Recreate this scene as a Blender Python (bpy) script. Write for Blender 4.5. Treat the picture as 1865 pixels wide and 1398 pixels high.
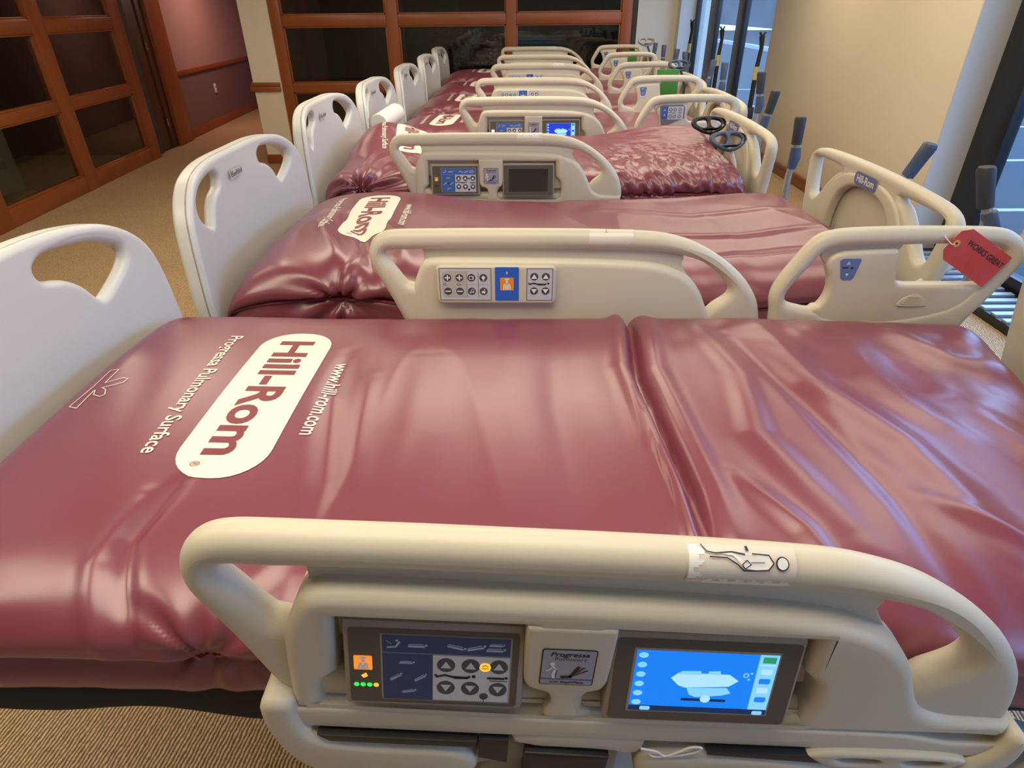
import bpy, bmesh, math, random
import numpy as np
from mathutils import Vector, Matrix

for o in list(bpy.data.objects): bpy.data.objects.remove(o, do_unlink=True)
SC = bpy.context.scene
COL = SC.collection
PI = math.pi

# ------------------------------------------------------------------ camera
def cam_axes(yaw, pitch, roll):
    cy, sy, cp, sp = math.cos(yaw), math.sin(yaw), math.cos(pitch), math.sin(pitch)
    f = Vector((sy*cp, cy*cp, -sp)); r = Vector((cy, -sy, 0)); d = f.cross(r)
    cr, sr = math.cos(roll), math.sin(roll)
    return cr*r + sr*d, -sr*r + cr*d, f
R_, D_, F_ = cam_axes(-.0182, .5491, .0116)
cd = bpy.data.cameras.new('camera'); cam = bpy.data.objects.new('camera', cd); COL.objects.link(cam)
U_ = -D_; B_ = -F_
cam.matrix_world = Matrix(((R_.x, U_.x, B_.x, 0), (R_.y, U_.y, B_.y, 0), (R_.z, U_.z, B_.z, 1.692), (0, 0, 0, 1)))
cd.sensor_width = 36; cd.sensor_fit = 'HORIZONTAL'; cd.lens = 36*1119.8/1865; cd.clip_start = .02; cd.clip_end = 200
SC.camera = cam

# ------------------------------------------------------------------ world, lights, exposure
w = bpy.data.worlds.new('sky'); SC.world = w; w.use_nodes = True
bg = w.node_tree.nodes['Background']; bg.inputs[0].default_value = (.30, .52, 1.0, 1); bg.inputs[1].default_value = 6.0
SC.view_settings.view_transform = 'Standard'; SC.view_settings.look = 'None'
SC.view_settings.exposure = 0.0; SC.view_settings.gamma = 1; SC.view_settings.use_curve_mapping = False

def area(name, loc, rot, sx, sy, power, col, portal=False):
    l = bpy.data.lights.new(name, 'AREA'); l.shape = 'RECTANGLE'; l.size = sx; l.size_y = sy
    l.energy = power; l.color = col
    o = bpy.data.objects.new(name, l); COL.objects.link(o); o.location = loc; o.rotation_euler = rot
    if portal: l.cycles.is_portal = True
    return o
WARM = (1.0, .88, .67)
# recessed ceiling panels of the hall (light comes from here), hallway and rear bay
for i, (x, y, p) in enumerate([(-2.4, .6, 32), (-.1, .6, 34), (-2.6, 3.6, 34), (-.2, 3.6, 34), (-2.6, 6.2, 20), (-.2, 6.2, 12), (1.9, 2.3, 18), (1.9, 4.6, 24), (1.9, 6.8, 24)]):
    area('ceiling_lamp', (x, y, 2.69), (0, 0, 0), 1.8, 1.1, p, WARM)
area('hallway_lamp', (-4.2, 11.2, 2.6), (0, 0, 0), .6, .6, 30, (1.0, .62, .5))
area('bay_lamp', (2.0, 11.8, 2.69), (0, 0, 0), .8, .8, 26, (1.0, .85, .65))
# daylight: the sky outside the windows on the right

# ------------------------------------------------------------------ materials
MT = {}
def mat(name, col, rough=.5, metal=0, bump=None, var=None, emit=None, spec=.5, coat=0, wrk=None):
    """bump=(scale,strength,distance,detail) ; var=(scale, colour2, contrast)"""
    if name in MT: return MT[name]
    m = bpy.data.materials.new(name); m.use_nodes = True; nt = m.node_tree; b = nt.nodes['Principled BSDF']
    b.inputs['Base Color'].default_value = (*col, 1); b.inputs['Roughness'].default_value = rough
    b.inputs['Metallic'].default_value = metal; b.inputs['Specular IOR Level'].default_value = spec
    b.inputs['Coat Weight'].default_value = coat
    tc = nt.nodes.new('ShaderNodeTexCoord')
    def noise(scale, det=3):
        n = nt.nodes.new('ShaderNodeTexNoise'); n.inputs['Scale'].default_value = scale; n.inputs['Detail'].default_value = det
        if isinstance(scale, (int, float)): nt.links.new(tc.outputs['Object'], n.inputs['Vector'])
        return n
    if var:
        n = noise(var[0]); cr = nt.nodes.new('ShaderNodeValToRGB')
        cr.color_ramp.elements[0].position = .5-var[2]; cr.color_ramp.elements[1].position = .5+var[2]
        cr.color_ramp.elements[0].color = (*col, 1); cr.color_ramp.elements[1].color = (*var[1], 1)
        nt.links.new(n.outputs['Fac'], cr.inputs[0]); nt.links.new(cr.outputs[0], b.inputs['Base Color'])
        if len(var) > 3:
            mp = nt.nodes.new('ShaderNodeMapping'); mp.inputs['Scale'].default_value = var[3]
            nt.links.new(tc.outputs['Object'], mp.inputs[0]); nt.links.new(mp.outputs[0], n.inputs['Vector'])
    if bump:
        n = noise(bump[0], bump[3] if len(bump) > 3 else 3); bp = nt.nodes.new('ShaderNodeBump')
        bp.inputs['Strength'].default_value = bump[1]; bp.inputs['Distance'].default_value = bump[2]
        nt.links.new(n.outputs['Fac'], bp.inputs['Height']); nt.links.new(bp.outputs[0], b.inputs['Normal'])
    if emit:
        b.inputs['Emission Color'].default_value = (*emit[0], 1); b.inputs['Emission Strength'].default_value = emit[1]
    MT[name] = m; return m

M_RAIL = mat('beige_plastic', (.63, .585, .455), .42, bump=(900, .12, .0006, 1), var=(3, (.60, .55, .43), .3))
M_FOOT = mat('ivory_plastic', (.66, .67, .65), .36, bump=(700, .1, .0005, 1), var=(2, (.63, .64, .61), .3))
M_GREYP = mat('grey_beige_plastic', (.34, .33, .31), .5, bump=(800, .15, .0006, 1))
M_FRAME = mat('painted_steel', (.30, .30, .29), .45, var=(4, (.26, .26, .25), .3))
M_BLACK = mat('black_plastic', (.012, .012, .013), .4)
M_DKFAB = mat('black_underside_fabric', (.012, .013, .012), .8)
M_VINYL = mat('maroon_vinyl', (.218, .047, .073), .30, bump=(1100, .06, .0004, 2), var=(1.6, (.20, .042, .066), .25), spec=1.0)
M_SEAM = mat('maroon_piping', (.26, .05, .07), .35, spec=.6)
M_PRINT = mat('ivory_print', (.86, .82, .70), .45)
M_PRINTM = mat('maroon_print', (.22, .035, .05), .4)
M_BEZEL = mat('bezel_taupe', (.095, .082, .065), .4)
M_BEZEL2 = mat('bezel_lip_taupe', (.33, .29, .225), .45)
M_SCRB = mat('dark_glass', (.03, .022, .024), .12)
M_NAVY = mat('navy_print', (.03, .055, .15), .35)
M_NAVY2 = mat('blue_print', (.05, .13, .42), .35)
M_ROYAL = mat('royal_blue_label', (.02, .13, .58), .35)
M_LGREY = mat('light_grey_keypad', (.55, .57, .62), .4)
M_PALEB = mat('pale_blue_print', (.38, .46, .62), .4)
M_DKBTN = mat('charcoal_button', (.06, .07, .09), .3)
M_WHITE = mat('white_print', (.85, .85, .83), .4)
M_INK = mat('black_ink', (.012, .012, .014), .5)
M_ORG = mat('orange_label', (.85, .30, .02), .4)
M_ORGLIT = mat('lit_orange_icon', (.8, .25, .02), .4, emit=((1, .32, .04), .7))
M_AMBER = mat('lit_amber_lamp', (.9, .4, .03), .4, emit=((1, .5, .05), 1.0))
M_GRNLED = mat('lit_green_lamp', (.05, .6, .1), .4, emit=((.03, .9, .1), .9))
M_SCRBLUE = mat('lit_blue_screen', (.0, .05, .3), .3, emit=((.0, .24, 1.0), .85))
M_SCRCYAN = mat('lit_pale_screen_icons', (.1, .2, .3), .3, emit=((.22, .62, .95), .95))
M_SCRWHITE = mat('lit_white_bed_picture', (.1, .2, .3), .3, emit=((.42, .78, .95), .95))
M_SCRGRN = mat('lit_green_screen_icon', (.0, .1, .05), .3, emit=((.02, .35, .15), .8))
M_SCRDK = mat('lit_dark_screen_bar', (.0, .02, .08), .3, emit=((.0, .02, .09), .6))
M_SCRVIO = mat('lit_indigo_screen', (.0, .03, .3), .3, emit=((.012, .03, .62), .9))
M_TAPE = mat('clear_tape', (.72, .66, .58), .25)
M_HGRIP = mat('grey_rubber_grip', (.032, .034, .042), .6, bump=(300, .3, .001, 2))
M_STEEL = mat('dull_steel', (.42, .38, .33), .35, metal=.6)
M_BLUEP = mat('slate_blue_plastic', (.06, .085, .14), .4)
M_LABB = mat('violet_blue_label', (.13, .16, .36), .4)
M_RED = mat('red_card', (.62, .085, .085), .8, var=(30, (.55, .07, .07), .2))
M_BRASS = mat('brass', (.75, .55, .22), .3, metal=1)
M_GREEN = mat('green_cloth', (.05, .22, .03), .8)
M_YEL = mat('yellow_label', (.55, .50, .16), .5)
M_WALL = mat('cream_wall_paint', (.80, .70, .53), .75, bump=(260, .15, .001, 2), var=(.8, (.77, .67, .50), .3))
M_WALLW = mat('white_wall_paint', (.60, .58, .53), .7, bump=(260, .15, .001, 2))
M_PINK = mat('mauve_wall_paint', (.40, .24, .22), .8, bump=(160, .2, .002, 2))
M_WAIN = mat('plum_wainscot_vinyl', (.19, .115, .11), .75, bump=(200, .2, .002, 2))
M_CEIL = mat('ceiling_tile_white', (.75, .72, .66), .9)
M_WOOD = mat('cherry_wood', (.33, .095, .026), .32, bump=(40, .05, .001, 3), var=(6, (.24, .062, .016), .25, (1, 1, .15)), spec=.5)
M_WOODH = mat('cherry_wood_horizontal', (.33, .095, .026), .32, var=(6, (.24, .062, .016), .25, (.15, .15, 1)))
M_DOOR = mat('dark_walnut_door', (.085, .035, .014), .45, var=(5, (.06, .024, .01), .3, (1, 1, .12)))
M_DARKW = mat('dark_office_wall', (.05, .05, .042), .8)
M_TEAL = mat('dark_teal_cabinet', (.035, .055, .055), .5)
M_ALU = mat('black_window_frame', (.012, .013, .015), .35)
M_GRILLE = mat('grey_metal_grille', (.42, .45, .48), .35, metal=.4)
M_ASPH = mat('asphalt', (.040, .052, .055), .9, var=(2, (.032, .042, .046), .3))
M_LINE = mat('white_road_paint', (.4, .4, .4), .8)
M_CAR = mat('dark_blue_car_paint', (.03, .05, .1), .25)
M_BLANK = mat('blue_folded_cloth', (.07, .20, .42), .8)
M_LEAF = mat('dusty_leaves', (.10, .10, .075), .7)
M_WHITEF = mat('white_foam', (.82, .82, .78), .7)

def glass(name, tint, refl=.5):
    m = bpy.data.materials.new(name); m.use_nodes = True; nt = m.node_tree
    for n in list(nt.nodes): nt.nodes.remove(n)
    out = nt.nodes.new('ShaderNodeOutputMaterial'); tr = nt.nodes.new('ShaderNodeBsdfTransparent'); gl = nt.nodes.new('ShaderNodeBsdfGlossy')
    tr.inputs[0].default_value = (*tint, 1); gl.inputs['Roughness'].default_value = .02
    fr = nt.nodes.new('ShaderNodeFresnel'); fr.inputs[0].default_value = 1.5
    mu = nt.nodes.new('ShaderNodeMath'); mu.operation = 'MULTIPLY'; mu.inputs[1].default_value = refl
    mx = nt.nodes.new('ShaderNodeMixShader')
    ge = nt.nodes.new('ShaderNodeNewGeometry'); inv = nt.nodes.new('ShaderNodeMath'); inv.operation = 'SUBTRACT'; inv.inputs[0].default_value = 1
    m2 = nt.nodes.new('ShaderNodeMath'); m2.operation = 'MULTIPLY'; nt.links.new(ge.outputs['Backfacing'], inv.inputs[1])
    nt.links.new(fr.outputs[0], mu.inputs[0]); nt.links.new(mu.outputs[0], m2.inputs[0]); nt.links.new(inv.outputs[0], m2.inputs[1]); nt.links.new(m2.outputs[0], mx.inputs[0])
    nt.links.new(tr.outputs[0], mx.inputs[1]); nt.links.new(gl.outputs[0], mx.inputs[2]); nt.links.new(mx.outputs[0], out.inputs[0])
    return m
M_GLASS = glass('window_glass', (.93, .96, .97), 1.0)
M_GLASSI = glass('partition_glass', (.8, .82, .8), 1.6)

def carpet():
    m = bpy.data.materials.new('ribbed_brown_carpet'); m.use_nodes = True; nt = m.node_tree; b = nt.nodes['Principled BSDF']
    tc = nt.nodes.new('ShaderNodeTexCoord')
    b.inputs['Roughness'].default_value = .95; b.inputs['Specular IOR Level'].default_value = .1
    wv = nt.nodes.new('ShaderNodeTexWave'); wv.wave_type = 'BANDS'; wv.bands_direction = 'X'
    wv.inputs['Scale'].default_value = 30; wv.inputs['Distortion'].default_value = 3.0; wv.inputs['Detail'].default_value = 2
    wv.inputs['Detail Scale'].default_value = 2.2
    mp = nt.nodes.new('ShaderNodeMapping'); mp.inputs['Scale'].default_value = (1, .45, 1); mp.inputs['Rotation'].default_value = (0, 0, .25)
    nt.links.new(tc.outputs['Object'], mp.inputs[0]); nt.links.new(mp.outputs[0], wv.inputs[0])
    n2 = nt.nodes.new('ShaderNodeTexNoise'); n2.inputs['Scale'].default_value = 120; nt.links.new(tc.outputs['Object'], n2.inputs['Vector'])
    mx = nt.nodes.new('ShaderNodeMath'); mx.operation = 'MULTIPLY'; nt.links.new(wv.outputs['Fac'], mx.inputs[0]); nt.links.new(n2.outputs['Fac'], mx.inputs[1])
    cr = nt.nodes.new('ShaderNodeValToRGB'); cr.color_ramp.elements[0].color = (.17, .105, .052, 1); cr.color_ramp.elements[1].color = (.78, .56, .33, 1)
    cr.color_ramp.elements[0].position = .03; cr.color_ramp.elements[1].position = .5
    nt.links.new(mx.outputs[0], cr.inputs[0])
    n3 = nt.nodes.new('ShaderNodeTexNoise'); n3.inputs['Scale'].default_value = 1.3; nt.links.new(tc.outputs['Object'], n3.inputs['Vector'])
    hs = nt.nodes.new('ShaderNodeHueSaturation'); mr = nt.nodes.new('ShaderNodeMapRange'); mr.inputs[3].default_value = .85; mr.inputs[4].default_value = 1.1
    nt.links.new(n3.outputs['Fac'], mr.inputs[0]); nt.links.new(mr.outputs[0], hs.inputs['Value']); nt.links.new(cr.outputs[0], hs.inputs['Color'])
    nt.links.new(hs.outputs[0], b.inputs['Base Color'])
    bp = nt.nodes.new('ShaderNodeBump'); bp.inputs['Strength'].default_value = .8; bp.inputs['Distance'].default_value = .004
    nt.links.new(mx.outputs[0], bp.inputs['Height']); nt.links.new(bp.outputs[0], b.inputs['Normal'])
    return m
M_CARPET = carpet()

# ------------------------------------------------------------------ mesh helpers
def finish(me, ang=35):
    for p in me.polygons: p.use_smooth = True
    me.set_sharp_from_angle(angle=math.radians(ang))
    return me
def obj(name, me, m=None, parent=None, loc=None, rot=None, mw=None, kind=None):
    if m is not None:
        me.materials.clear()
        for k in (m if isinstance(m, (list, tuple)) else [m]): me.materials.append(k)
    me.name = name
    o = bpy.data.objects.new(name, me); COL.objects.link(o)
    if parent: o.parent = parent
    if loc: o.location = loc
    if rot: o.rotation_euler = rot
    if kind: o['kind'] = kind
    return o
def tag(o, label, cat, group=None):
    o['label'] = label; o['category'] = cat
    if group: o['group'] = group
    return o
def empty(name, loc, rotz=0):
    o = bpy.data.objects.new(name, None); COL.objects.link(o); o.location = loc; o.rotation_euler = (0, 0, rotz); o.empty_display_size = .1
    return o
def bm_mesh(bm, ang=35):
    me = bpy.data.meshes.new('m'); bm.normal_update(); bm.to_mesh(me); bm.free(); return finish(me, ang)
def box_bm(bm, c, s, bev=0, rot=None, seg=2):
    r = bmesh.ops.create_cube(bm, size=1); vs = r['verts']
    bmesh.ops.scale(bm, vec=Vector(s), verts=vs)
    if bev:
        es = list({e for v in vs for e in v.link_edges})
        rr = bmesh.ops.bevel(bm, geom=es, offset=bev, segments=seg, affect='EDGES', profile=.5)
        vs = list({v for f in rr['faces'] for v in f.verts} | {v for v in vs if v.is_valid})
        # gather every vert linked
        seen = set(vs); st = list(vs)
        while st:
            v = st.pop()
            for e in v.link_edges:
                q = e.other_vert(v)
                if q not in seen: seen.add(q); st.append(q)
        vs = list(seen)
    if rot is not None: bmesh.ops.rotate(bm, cent=(0, 0, 0), matrix=rot, verts=vs)
    bmesh.ops.translate(bm, vec=Vector(c), verts=vs)
def boxm(c, s, bev=0, rot=None, seg=2):
    bm = bmesh.new(); box_bm(bm, c, s, bev, rot, seg); return bm_mesh(bm)
def box(name, lo, hi, m, parent=None, bev=0, **k):
    c = [(a+b)/2 for a, b in zip(lo, hi)]; s = [abs(b-a) for a, b in zip(lo, hi)]
    return obj(name, boxm(c, s, bev), m, parent, **k)
def catmull(pts, n=6, closed=True):
    P = [Vector(p) for p in pts]; N = len(P); out = []
    rng = range(N) if closed else range(N-1)
    for i in rng:
        if closed: a, b, c, d = P[(i-1) % N], P[i], P[(i+1) % N], P[(i+2) % N]
        else: a, b, c, d = P[max(i-1, 0)], P[i], P[i+1], P[min(i+2, N-1)]
        for k in range(n):
            t = k/n
            out.append(.5*((2*b)+(c-a)*t+(2*a-5*b+4*c-d)*t*t+(3*b-a-3*c+d)*t**3))
    if not closed: out.append(P[-1])
    return out
def chaikin(pts, it=2):
    P = [Vector(p) for p in pts]
    for _ in range(it):
        Q = []
        for i in range(len(P)):
            a, b = P[i], P[(i+1) % len(P)]
            Q += [a*.75+b*.25, a*.25+b*.75]
        P = Q
    return P
def sarea(l): return .5*sum(l[i][0]*l[(i+1) % len(l)][1]-l[(i+1) % len(l)][0]*l[i][1] for i in range(len(l)))
def plate(loops, th, bev=.0, res=3):
    """plate in the local XZ plane, thickness along Y (centred); first loop is the outline, the rest holes; edges rounded by bev"""
    cu = bpy.data.curves.new('c', 'CURVE'); cu.dimensions = '2D'; cu.fill_mode = 'BOTH'
    bev = min(bev, th/2*.98)
    cu.extrude = max(th/2-bev, 0); cu.bevel_depth = bev; cu.bevel_resolution = res; cu.offset = -bev
    for i, l in enumerate(loops):
        l = [(p[0], p[1]) for p in l]
        if (sarea(l) > 0) != (i == 0): l = l[::-1]
        sp = cu.splines.new('POLY'); sp.points.add(len(l)-1)
        for q, p in zip(sp.points, l): q.co = (p[0], p[1], 0, 1)
        sp.use_cyclic_u = True
    o = bpy.data.objects.new('t', cu); COL.objects.link(o)
    dg = bpy.context.evaluated_depsgraph_get(); dg.update()
    me = bpy.data.meshes.new_from_object(o.evaluated_get(dg)); bpy.data.objects.remove(o, do_unlink=True); bpy.data.curves.remove(cu)
    me.transform(Matrix.Rotation(PI/2, 4, 'X'))
    bm = bmesh.new(); bm.from_mesh(me); bmesh.ops.remove_doubles(bm, verts=bm.verts, dist=1e-5)
    bmesh.ops.recalc_face_normals(bm, faces=bm.faces); bm.to_mesh(me); bm.free()
    return finish(me, 40)
def rrect(x0, z0, x1, z1, r=.005, n=4):
    r = min(r, abs(x1-x0)/2.01, abs(z1-z0)/2.01); o = []
    for cx, cz, a0 in ((x1-r, z0+r, -PI/2), (x1-r, z1-r, 0), (x0+r, z1-r, PI/2), (x0+r, z0+r, PI)):
        for k in range(n+1): a = a0+k/n*PI/2; o.append((cx+r*math.cos(a), cz+r*math.sin(a)))
    return o
def joinm(parts):
    """parts: list of (mesh, matrix or None) -> one mesh, material slots by part index if given as third item"""
    bm = bmesh.new()
    for p in parts:
        me = p[0].copy()
        if p[1] is not None: me.transform(p[1])
        idx = p[2] if len(p) > 2 else 0
        n0 = len(bm.faces); bm.from_mesh(me); bm.faces.ensure_lookup_table()
        for f in bm.faces[n0:]: f.material_index = idx
        bpy.data.meshes.remove(me)
    me = bpy.data.meshes.new('j'); bm.to_mesh(me); bm.free(); return me
def T(x, y, z): return Matrix.Translation((x, y, z))
def tube(pts, r, seg=10, closed=False, caps=True, squash=None):
    P = [Vector(p) for p in pts]; n = len(P); bm = bmesh.new(); rings = []
    rad = r if isinstance(r, (list, tuple)) else [r]*n
    up = None
    for i in range(n):
        if closed: t = P[(i+1) % n]-P[i-1]
        else: t = P[min(i+1, n-1)]-P[max(i-1, 0)]
        t.normalize()
        if up is None:
            a = Vector((0, 0, 1)) if abs(t.z) < .9 else Vector((0, 1, 0)); up = (a-t*a.dot(t)).normalized()
        else: up = (up-t*up.dot(t)).normalized()
        s = t.cross(up)
        rings.append([bm.verts.new(P[i]+(up*math.cos(k/seg*2*PI)+s*math.sin(k/seg*2*PI))*rad[i]) for k in range(seg)])
    for i in range(n if closed else n-1):
        a, b = rings[i], rings[(i+1) % n]
        for k in range(seg): bm.faces.new((a[k], a[(k+1) % seg], b[(k+1) % seg], b[k]))
    if caps and not closed: bm.faces.new(rings[0][::-1]); bm.faces.new(rings[-1])
    bmesh.ops.recalc_face_normals(bm, faces=bm.faces)
    return bm_mesh(bm, 50)
_tc = {}
def text_mesh(s, size=1., bold=False, shear=0, xs=1., off=0, ax='CENTER', sp=1.0):
    """flat text in XY plane"""
    cu = bpy.data.curves.new('t', 'FONT'); cu.body = s; cu.size = size; cu.align_x = ax; cu.align_y = 'CENTER'; cu.shear = shear
    cu.offset = off; cu.space_character = sp; cu.resolution_u = 4
    o = bpy.data.objects.new('t', cu); COL.objects.link(o)
    dg = bpy.context.evaluated_depsgraph_get(); dg.update()
    me = bpy.data.meshes.new_from_object(o.evaluated_get(dg)); bpy.data.objects.remove(o, do_unlink=True); bpy.data.curves.remove(cu)
    me.transform(Matrix.Diagonal((xs, 1, 1, 1))); return me

class Flat:
    """thin flat print collected on an XZ face (front faces -Y)"""
    def __init__(s): s.bm = bmesh.new(); s.m = []; s.lay = 0
    def mi(s, m):
        if m not in s.m: s.m.append(m)
        return s.m.index(m)
    def poly(s, pts, m, y=0):
        vs = [s.bm.verts.new((p[0], -y, p[1])) for p in pts]
        f = s.bm.faces.new(vs); f.normal_update()
        if f.normal.y > 0: f.normal_flip()
        f.material_index = s.mi(m)
    def rect(s, x0, z0, x1, z1, m, y=0, r=.0): s.poly(rrect(x0, z0, x1, z1, r) if r else [(x0, z0), (x1, z0), (x1, z1), (x0, z1)], m, y)
    def disc(s, x, z, r, m, y=0, n=18, rz=None):
        rz = rz or r; s.poly([(x+r*math.cos(k/n*2*PI), z+rz*math.sin(k/n*2*PI)) for k in range(n)], m, y)
    def line(s, pts, wd, m, y=0, closed=False):
        n = len(pts)
        for i in range(n if closed else n-1):
            a = Vector(pts[i]); b = Vector(pts[(i+1) % n]); d = (b-a)
            if d.length < 1e-7: continue
            d.normalize(); q = Vector((-d.y, d.x))*wd/2; a2 = a-d*wd*.3; b2 = b+d*wd*.3
            s.poly([a2-q, b2-q, b2+q, a2+q], m, y)
    def text(s, st, x, z, size, m, y=0, **k):
        me = text_mesh(st, size, **k); me.transform(Matrix.Rotation(PI/2, 4, 'X')); me.transform(T(x, -y, z))
        n0 = len(s.bm.faces); s.bm.from_mesh(me); s.bm.faces.ensure_lookup_table(); i = s.mi(m)
        for f in s.bm.faces[n0:]: f.material_index = i
        bpy.data.meshes.remove(me)
    def tri(s, x, z, h, m, y=0, down=False):
        k = -1 if down else 1
        s.poly([(x-h*.6, z-k*h*.45), (x+h*.6, z-k*h*.45), (x, z+k*h*.55)], m, y)
    def mesh(s):
        me = bpy.data.meshes.new('flat'); s.bm.to_mesh(me); s.bm.free()
        for m in s.m: me.materials.append(m)
        return me

def copy_tree(o, parent=None):
    c = o.copy(); COL.objects.link(c)
    if parent: c.parent = parent
    for ch in list(o.children): copy_tree(ch, c)
    return c

# ------------------------------------------------------------------ room shell
def S(name, lo, hi, m, **k): return box(name, lo, hi, m, kind='structure', **k)
S('floor', (-7, -3.2, -.1), (3.45, 14.2, 0), M_CARPET)
S('ceiling', (-7, -3.2, 2.7), (3.5, 14.2, 2.8), M_CEIL)
S('wall_near', (-7, -3.3, 0), (3.5, -3.2, 2.7), M_WALL)
S('wall_back', (1.35, 13.6, 0), (3.6, 13.75, 2.7), M_WALL)
# right wall: cream pier between the two window bays
S('wall_right', (3.0, 4.73, .0), (3.42, 8.52, 2.7), M_WALL, bev=.004)
S('wall_right_return', (3.003, 4.722, .0), (3.40, 4.732, 2.7), M_WALLW)
S('wall_right_end', (2.96, 13.35, 0), (3.42, 13.6, 2.7), M_WALLW)
S('baseboard_right', (2.978, 4.73, 0), (3.002, 8.52, .115), M_WOODH, bev=.004)
S('trim_1', (2.968, 4.73, .095), (3.0, 8.52, .125), M_WOODH, bev=.006)
S('wall_right_near', (3.0, -3.2, 0), (3.42, -2.6, 2.7), M_WALL)
for i, (a, b) in enumerate(((-2.6, 4.73), (8.52, 13.35))):
    wn = empty('window_%d' % (i+1), (3.3, (a+b)/2, 0)); wn['kind'] = 'structure'; cy = (a+b)/2
    def wb(nm, lo, hi, m, bev=.004): return box(nm, (lo[0]-3.3, lo[1]-cy, lo[2]), (hi[0]-3.3, hi[1]-cy, hi[2]), m, wn, bev)
    wb('sill_frame', (3.24, a, 0), (3.32, b, .14), M_ALU)
    wb('head_frame', (3.24, a, 2.55), (3.32, b, 2.7), M_ALU)
    if i == 0: mull = [(a, a+.2), (1.0, 1.12), (4.42, 4.73)]
    else: mull = [(8.52, 8.72), (10.42, 10.77), (11.9, 12.35), (13.25, 13.35)]
    for (p, q) in mull: wb('mullion', (3.24, p, .14), (3.32, q, 2.55), M_ALU)
    for (p, q) in zip(mull, mull[1:]): wb('pane', (3.275, p[1], .14), (3.281, q[0], 2.55), M_GLASS, 0)
# floor register along the near window
reg = empty('floor_register', (3.02, 3.2, 0)); tag(reg, 'long metal floor grille along the foot of the near window', 'grille')
box('register_base', (-.14, -1.6, 0), (.2, 1.5, .055), M_BLACK, reg)
for k in range(30):
    y = -1.55+k*.1; box('slat', (-.13, y, .055), (.19, y+.045, .068), M_GRILLE, reg)

# cream post and glazed office partition across the back
S('wall_post', (-3.26, 8.26, 0), (-2.92, 8.5, 2.7), M_WALL)
S('trim_2', (-3.30, 8.225, .845), (-2.93, 8.30, .90), M_WOODH, bev=.01)
S('trim_3', (-3.285, 8.235, .905), (-2.93, 8.30, .945), M_WOODH, bev=.008)
S('baseboard_post', (-3.27, 8.24, 0), (-2.92, 8.27, .11), M_WOODH, bev=.005)
S('wall_office_left', (-3.26, 8.5, 0), (-3.14, 13.6, 2.7), M_PINK)
S('wall_office_right', (1.27, 8.42, 0), (1.37, 13.6, 2.7), M_DARKW)
S('wall_office_back', (-3.14, 11.2, 0), (1.27, 11.3, 2.7), M_DARKW)
part = empty('window_3', (-.82, 8.33, 0)); part['kind'] = 'structure'
def pb(nm, lo, hi, m, bev=.006): return box(nm, (lo[0]+.82, lo[1]-8.33, lo[2]), (hi[0]+.82, hi[1]-8.33, hi[2]), m, part, bev)
vx = [(-2.92, -2.79), (-1.57, -1.43), (-.17, -.055), (1.165, 1.285)]
hz = [(0, .17), (.825, .93), (1.525, 1.64), (2.3, 2.42), (2.6, 2.7)]
for a, b in vx: pb('stile', (a, 8.28, 0), (b, 8.38, 2.7), M_WOOD)
for (a, b), (c, d) in zip(vx, vx[1:]):
    for (z0, z1) in hz: pb('rail', (b, 8.285, z0), (c, 8.375, z1), M_WOODH)
    for (z0, z1), (z2, z3) in zip(hz, hz[1:]):
        pb('pane', (b, 8.328, z1), (c, 8.334, z2), M_GLASSI, 0)
        for lo, hi in (((b, 8.30, z1), (b+.018, 8.36, z2)), ((c-.018, 8.30, z1), (c, 8.36, z2)), ((b, 8.30, z1), (c, 8.36, z1+.015)), ((b, 8.30, z2-.015), (c, 8.36, z2))):
            pb('glazing_bead', lo, hi, M_WOOD, .003)
# inside the dark office
dr = empty('interior_door', (-2.2, 11.16, 0)); tag(dr, 'brown wooden door with brass lever handle seen through the back glazing', 'door')
box('door_leaf', (-.62, -.03, 0), (.30, .03, 2.1), M_DOOR, dr, .004)
box('door_frame', (.30, -.035, 0), (.40, .035, 2.2), M_WOOD, dr, .004)
h = obj('lever_handle', tube([(.2, -.03, .98), (.2, -.09, .98), (.19, -.1, .98), (.08, -.1, .985)], .012, 8), M_BRASS, dr)
obj('handle_rose', tube([(.2, -.03, .98), (.2, -.045, .98)], .03, 14), M_BRASS, dr)
cb = empty('office_cabinet', (-1.35, 10.95, 0)); tag(cb, 'dark teal cabinet with shelves behind the back glazing beside the brown door', 'cabinet')
box('cabinet_body', (-.45, 0, 0), (.4, .22, 1.9), M_TEAL, cb, .005)
for k in range(4): box('shelf', (-.43, -.12, .35+k*.4), (.38, 0, .375+k*.4), M_TEAL, cb, .003)
ct = empty('office_desk', (.45, 10.2, 0)); tag(ct, 'dark desk behind the right half of the back glazing', 'desk')
box('desk_top', (-.75, -.35, .70), (.7, .35, .74), M_TEAL, ct, .005)
box('desk_body', (-.7, -.3, 0), (.65, .3, .70), M_TEAL, ct)
random.seed(5)
zz = .74
for k in range(9):
    t_ = .062+random.random()*.012; sx = .43+random.uniform(-.03, .03)
    o = obj('folded_cloth', boxm((0, 0, t_/2), (sx*2, .5, t_), .02, seg=3), M_BLANK, None, (.25+random.uniform(-.02, .02), 10.15, zz)); zz += t_
    names = ['bottom', 'second from bottom', 'third from bottom', 'fourth from bottom', 'middle', 'fourth from top', 'third from top', 'second from top', 'top']
    tag(o, 'blue folded cloth on the office desk, %s of its stack' % names[k], 'cloth', 'blue folded cloths stacked behind the back glazing')
ch = empty('office_chair', (.88, 9.3, 0)); tag(ch, 'black office chair with round back behind the right end of the back glazing', 'chair')
obj('backrest', plate([chaikin([(-.24, 1.0), (.24, 1.0), (.26, 1.25), (.2, 1.48), (-.2, 1.48), (-.26, 1.25)], 3)], .07, .03), M_BLACK, ch, rot=(-.12, 0, 0))
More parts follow.
